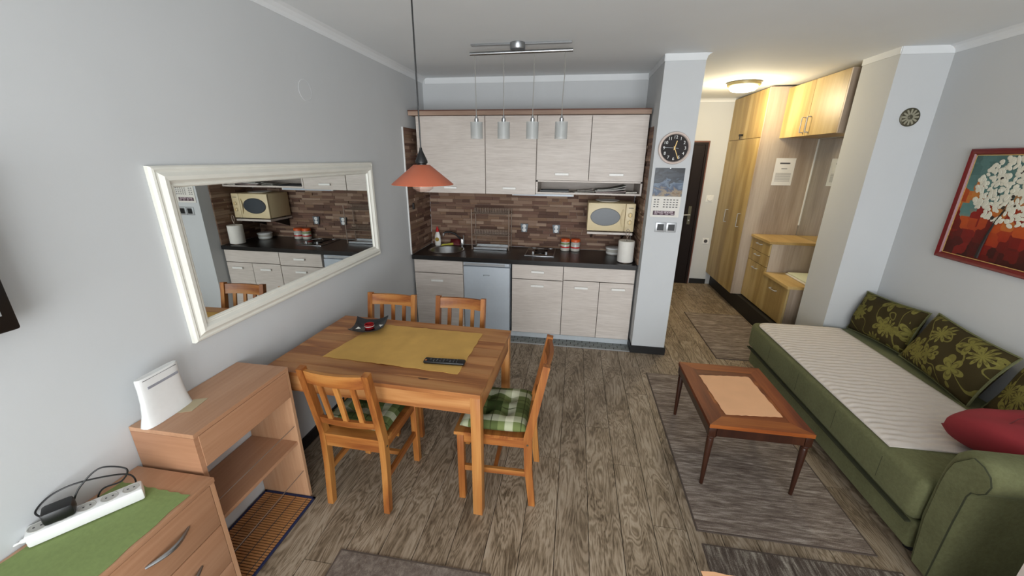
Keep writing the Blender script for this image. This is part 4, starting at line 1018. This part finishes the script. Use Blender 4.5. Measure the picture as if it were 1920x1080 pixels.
# open shelf unit
sy0, sy1, sz, sx = .992, 1.497, .806, .285
sh = thing('shelf_unit', 'beech open shelf unit with drawer between chest and dining table', 'shelf', (0, 0, 0))
MB().box(.002, sx, sy0, sy1, sz-.018, sz, .001).build('top', M['beech'], sh)
MB().box(.003, sx-.002, sy1-.018, sy1-.0005, .0008, sz-.0185).build('side_panel', M['beechz'], sh)
MB().box(.003, sx-.002, sy0, sy0+.018, .0008, sz-.0185).build('side_panel', M['beechx'], sh)
MB().box(.004, sx-.02, sy0+.019, sy1-.019, .644, .66).build('drawer_bottom', M['beech'], sh)
MB().box(sx-.018, sx, sy0+.0185, sy1-.0185, .645, sz-.02, .001).build('drawer_front', M['beech'], sh)
MB().box(.004, sx-.012, sy0+.019, sy1-.019, .356, .374).build('shelf_board', M['beech'], sh)
MB().box(.004, .010, sy0+.019, sy1-.019, .30, .36).build('back_rail', M['beech'], sh)
for z in (.46, .172): MB().cyl((sx-.012, sy0+.018, z), (sx-.012, sy1-.018, z+.008), .002, None, 8).build('rail_rod', M['wire'], sh)
mt = thing('bamboo_mat', 'bamboo slat mat with navy edging on the floor of the shelf', 'mat', (0, 0, 0))
mx0, mx1, myy0, myy1 = .012, .318, 1.012, 1.476
MB().box(mx0, mx1, myy0, myy1, .0012, .004).build('backing', plain('mat_dark', (52, 32, 22), .9), mt)
nsl = 34
smesh = MB().box(.012, mx1-mx0-.012, 0, (myy1-myy0-.02)/nsl-.0045, 0, .005).build('slat', M['bamboo']); sm_ = smesh.data; bpy.data.objects.remove(smesh)
for i in range(nsl):
    o = bpy.data.objects.new('slat', sm_); C.objects.link(o); o.parent = mt; o.location = (mx0, myy0+.01+i*(myy1-myy0-.02)/nsl, .0041)
MB().box(mx0, mx1, myy0, myy0+.011, .004, .010).box(mx0, mx1, myy1-.011, myy1, .004, .010).box(mx0, mx0+.011, myy0, myy1, .004, .010).box(mx1-.011, mx1, myy0, myy1, .004, .010).build('edging', M['navy'], mt)
mb = MB()
for x in (.07, .14, .21, .28): mb.box(x, x+.003, myy0+.01, myy1-.01, .0088, .0102)
mb.build('stitching', M['ink'], mt)
# router
ro = thing('router', 'white curved upright router with grey indicator strip on the shelf unit', 'router', (.072, 1.085, sz), R(3))
mb = MB(); vs = []; fs = []; N_ = 24
for (z, hl, hd_, xo) in ((.0008, .098, .030, 0), (.012, .096, .026, 0), (.05, .088, .019, .003), (.10, .082, .016, .005), (.15, .080, .015, .006), (.192, .081, .015, .007), (.198, .079, .013, .007)):
    for i in range(N_):
        t = 2*PI*i/N_; c_, s_ = math.cos(t), math.sin(t); e = .55
        vs.append((xo+hd_*math.copysign(abs(c_)**e, c_), hl*math.copysign(abs(s_)**e, s_), z))
n_ = len(vs)//N_
for i in range(n_-1):
    for k_ in range(N_): fs.append((i*N_+k_, i*N_+(k_+1) % N_, (i+1)*N_+(k_+1) % N_, (i+1)*N_+k_))
fs += [tuple(reversed(range(N_))), tuple(range((n_-1)*N_, n_*N_))]
mb.add(vs, fs).build('body', M['white'], ro, smooth=True, angle=50)
MB().box(.016, .0225, -.056, .066, .150, .160, .001).build('indicator_strip', plain('indicator_grey', (150, 152, 160), .3), ro)
MB().box(.006, .0226, -.066, .066, .1885, .1897).build('lid_seam', M['ink'], ro)
nt = tag(MB().prism([(.105, 1.095), (.150, 1.115), (.135, 1.205), (.085, 1.185)], sz+.0006, sz+.0018, 'z').build('paper_note', M['beige']), 'small beige paper note beside the router', 'note')

# ------------------------------------------------------------------ coffee table and rugs
ct = thing('coffee_table', 'low cherry wood coffee table with tapered legs on the rug', 'table', (2.695, 2.265, .008), 0)
cz_ = .43-.008; hx, hy = .262, .348
tp = MB().box(-hx+.085, hx-.085, -hy+.085, hy-.085, cz_-.02, cz_-.001).build('centre_panel', M['cherryx'], ct)
for s_ in (-1, 1):
    MB().prism([(s_*hx, -hy), (s_*hx, hy), (s_*(hx-.086), hy-.086), (s_*(hx-.086), -hy+.086)], cz_-.022, cz_, 'z').build('border_board', M['cherry'], ct)
    MB().prism([(-hx, s_*hy), (hx, s_*hy), (hx-.086, s_*(hy-.086)), (-hx+.086, s_*(hy-.086))], cz_-.022, cz_, 'z').build('border_board', M['cherryx'], ct)
    MB().box(s_*(hx-.012)-.009, s_*(hx-.012)+.009, -hy+.04, hy-.04, cz_-.075, cz_-.0225).build('apron', M['cherryz'], ct)
    MB().box(-hx+.04, hx-.04, s_*(hy-.012)-.009, s_*(hy-.012)+.009, cz_-.075, cz_-.0225).build('apron', M['cherryz'], ct)
    for s2_ in (-1, 1):
        px_, py_ = s_*(hx-.024), s2_*(hy-.024)
        lg_ = MB().box(px_-.021, px_+.021, py_-.021, py_+.021, cz_-.082, cz_-.0225, .002).lathe([(.015, cz_-.082), (.021, cz_-.088), (.021, cz_-.096), (.016, cz_-.101), (.019, cz_-.112), (.010, .0006)], (px_, py_, 0), 18).build('leg', M['cherryz'], ct, smooth=True)
tag(cloth('placemat', [(2.545, 2.02), (2.855, 2.05), (2.838, 2.475), (2.52, 2.445)], .4306, M['peach'], .0008, 14, seed=8), 'peach rectangular placemat on the cherry coffee table', 'placemat')
def rug(name, b, mat_, lab, th=.007):
    r = thing(name, lab, 'rug', (0, 0, 0))
    MB().box(b[0]+.008, b[1]-.008, b[2]+.008, b[3]-.008, .0006, th).build('pile', mat_, r)
    MB().box(b[0], b[1], b[2], b[2]+.008, .0006, th-.001).box(b[0], b[1], b[3]-.008, b[3], .0006, th-.001).box(b[0], b[0]+.008, b[2]+.008, b[3]-.008, .0006, th-.001).box(b[1]-.008, b[1], b[2]+.008, b[3]-.008, .0006, th-.001).build('bound_edge', plain('rug_edge', (86, 74, 66), .9), r)
    return r
rug('area_rug', (2.345, 3.165, 1.615, 3.17), M['rug'], 'long grey-brown streaked rug under the coffee table')
rug('area_rug', (2.35, 3.22, .3, 1.545), M['rug2'], 'dark streaked rug at the lower right in front of the sofa arm')
rug('area_rug', (.625, 1.36, -.1, 1.228), M['rug3'], 'plain taupe rug corner at the bottom edge near the shelf')
rug('area_rug', (3.05, 3.70, 3.56, 4.75), M['rug'], 'streaked runner rug in the hall beside the pillar')
# low side table whose peach cloth just enters the picture at the bottom edge
lt = thing('side_table', 'low table under a peach cloth at the bottom edge of the picture', 'table', (2.44, .80, .008))
MB().box(-.295, .295, -.34, .255, .415, .436, .003).build('top', M['cherryx'], lt)
for s_ in (-1, 1):
    for s2_ in (-.31, .225): MB().box(s_*.27-.02, s_*.27+.02, s2_-.02, s2_+.02, .0006, .4145).build('leg', M['cherryz'], lt)
tag(cloth('placemat', [(2.15, .47), (2.72, .47), (2.72, 1.052), (2.143, 1.058)], .4446, M['peach'], .0006, 14, seed=9), 'peach cloth on the low table cut by the bottom edge', 'placemat')

# ------------------------------------------------------------------ sofa
so = thing('sofa_bed', 'green velour sofa bed along the right wall with one rolled arm', 'sofa', (3.255, 3.50, 0), R(-90))
SL = 1.853
def soft(name, b, bev, parent, mat_, sag=0):
    mb = MB().box(*b, bev=bev, seg=5); return mb.build(name, mat_, parent, smooth=True, angle=80)
soft('base', (.02, SL-.002, .035, .91, .04, .196), .02, so, M['green'])
soft('seat', (0, SL-.002, 0, .922, .2, .43), .045, so, M['green'])
MB().box(.03, SL-.01, -.003, .02, .193, .201).build('piping', M['seam'], so)
for x in (.4, .82, 1.24, 1.62): MB().box(x-.001, x+.001, -.0008, .004, .25, .375).build('stitched_seam', M['seam'], so)
armp0 = [(1.956, .05), (1.957, .3), (1.960, .52), (1.966, .62), (1.980, .685), (2.005, .722), (2.04, .738), (2.08, .732), (2.112, .71), (2.128, .675), (2.122, .635), (2.10, .608), (2.078, .585), (2.068, .55), (2.064, .4), (2.062, .05)]
armp = [((a-.061) if a > 2.03 else (a-.061-.040*min(1, b/.2)), b*.925) for a, b in armp0]
mb = MB(); AY = .02
vs = []; cx_ = 1.95; n = len(armp)
def shrink(p, d):
    return (p[0]+(d if p[0] < cx_ else -d), p[1]-(d if p[1] > .56 else 0))
rings = [(.925, 0), (AY+.05, 0), (AY+.022, .004), (AY+.006, .014), (AY, .026)]
for y, d_ in rings: vs += [(shrink(p, d_)[0], y, shrink(p, d_)[1]) for p in armp]
fs = [(r*n+i, r*n+(i+1) % n, (r+1)*n+(i+1) % n, (r+1)*n+i) for r in range(len(rings)-1) for i in range(n)] + [tuple(range(n)), tuple(reversed(range((len(rings)-1)*n, len(rings)*n)))]
am = mb.add(vs, fs).build('arm', M['green'], so, smooth=True, angle=60)
pp_ = [shrink(p, .034) if p[0] < cx_ else shrink(p, .010) for p in armp]
pp_ = [(max(p[0], 1.895) if p[1] < .60 else p[0], p[1]) for p in pp_]
MB().prism(pp_, AY-.007, AY+.004, 'y').build('scroll_panel', M['green'], am)
mb = MB(); mb.tube([(p[0], AY-.003, p[1]) for p in pp_], .0036, 6, closed=True); mb.build('scroll_piping', M['seam'], am, smooth=True)
for x in (.12, 1.80):
    for y in (.1, .88): MB().cyl((x, y, .0006), (x, y, .041), .025, None, 12).build('foot', M['blackp'], so)
# quilted pad
mb = MB(); nx, ny = 36, 150; vs = []; fs = []; X0, X1, Y0, Y1 = 3.272, 3.945, 1.885, 3.46
rp = random.Random(5)
for s_ in (1, 0):
    for i in range(nx+1):
        for j in range(ny+1):
            u, v = i/nx, j/ny; x = X0+(X1-X0)*u; y = Y0+(Y1-Y0)*v
            # rounded far-left corner
            cxr, cyr, rr = X0+.10, Y1-.10, .10
            if x < cxr and y > cyr:
                dx, dy = cxr-x, y-cyr; m_ = max(dx, dy); L_ = math.hypot(dx, dy)
                if L_ > 1e-6: x, y = cxr-dx/L_*m_, cyr+dy/L_*m_
            x += (.10*(v-.5)*-.0)
            q = abs(math.sin(PI*(y+.006*math.sin(26*x)+.003*math.sin(61*x+y*9))/.046))
            ed = min(1, min(i, nx-i)/2, min(j, ny-j)/4)
            vs.append((x, y, .4315+(s_*(.005+.012*q**.7*ed)) + .0012*(1+math.sin(7*x+4*y))*s_))
k = (nx+1)*(ny+1)
for i in range(nx):
    for j in range(ny):
        a_ = i*(ny+1)+j; q = (a_, a_+ny+1, a_+ny+2, a_+1); fs += [q, tuple(k+t for t in q[::-1])]
bd = [i*(ny+1) for i in range(nx+1)]+[nx*(ny+1)+j for j in range(1, ny+1)]+[i*(ny+1)+ny for i in range(nx-1, -1, -1)]+[j for j in range(ny-1, 0, -1)]
for i in range(len(bd)): a_, b_ = bd[i], bd[(i+1) % len(bd)]; fs.append((a_, k+a_, k+b_, b_))
tag(mb.add(vs, fs).build('mattress_pad', M['pad'], smooth=True, angle=80), 'cream quilted mattress pad spread over the green sofa seat', 'mattress pad')
# floral back cushions leaning on the wall
def fcush(y, x, z, wd, hg, tilt, yaw_, roll_, lab, seed):
    o = thing('back_cushion', lab, 'cushion', (x, y, z), 0, 'floral sofa cushions')
    c_ = pillow_mesh(wd, hg, .17, 22, 2.4, .07, None, .010, seed).build('cover', M['floral'], o, smooth=True, angle=80)
    # local x -> along -y (world), local y -> up, normal -> -x
    Mx = Matrix(((0, 0, -1), (-1, 0, 0), (0, 1, 0))).to_4x4()
    mm = Matrix.Rotation(yaw_, 4, 'Z') @ Matrix.Rotation(tilt, 4, 'Y') @ Matrix.Rotation(roll_, 4, 'X') @ Mx
    mm.translation = (0, 0, hg/2*math.cos(tilt)+.012)
    c_.matrix_local = mm
    ew, eh = wd/2, hg/2; ring = []
    for q in range(48):
        t = q/12; sd = int(t); e = -1+2*(t-sd); pc_ = 1-.07*(1-e*e)
        ring.append([(e*ew, -eh*pc_, 0), (ew*pc_, e*eh, 0), (-e*ew, eh*pc_, 0), (-ew*pc_, -e*eh, 0)][sd])
    MB().tube(ring, .007, 6, closed=True).build('piping', M['green'], c_, smooth=True)
    return o
fcush(3.225, 4.083, .432, .56, .34, R(15), R(3), R(-3), 'floral green-brown sofa cushion in the corner by the wing wall', 3)
fcush(2.625, 4.065, .432, .60, .37, R(20), R(-4), R(3), 'floral green-brown sofa cushion in the middle of the back row', 4)
fcush(2.03, 4.075, .432, .58, .37, R(20), R(-5), R(0), 'floral green-brown sofa cushion cut by the right picture edge', 5)
rc = thing('throw_pillow', 'plain red cotton pillow against the sofa arm', 'pillow', (3.775, 1.845, .442))
c_ = pillow_mesh(.40, .37, .20, 26, 3.2, -.07, None, .008, 11, .34).build('cover', M['redc'], rc, smooth=True, angle=80)
c_.location = (0, 0, .135); c_.rotation_euler = (R(-12), R(-4), R(8))
MB().tube([(-.12, -.02, .088), (-.05, -.0, .103), (.06, .0, .103), (.12, .02, .088)], .002, 6).build('crease_seam', M['darkred'], c_, smooth=True)
# pale cabinet whose corner enters the picture at the lower right
pc = thing('side_cabinet', 'pale cabinet corner at the lower right edge of the picture', 'cabinet', (3.163, .56, .009))
MB().box(.0, .60, 0, .62, .06, .66).build('body', plain('pale_laminate', (214, 200, 190), .5), pc)
MB().box(-.01, .61, -.01, .63, .6605, .68, .002).build('top', plain('pale_laminate_top', (214, 200, 190), .5), pc)
MB().box(.03, .57, .03, .6, .0006, .06).build('plinth', M['blackp'], pc)
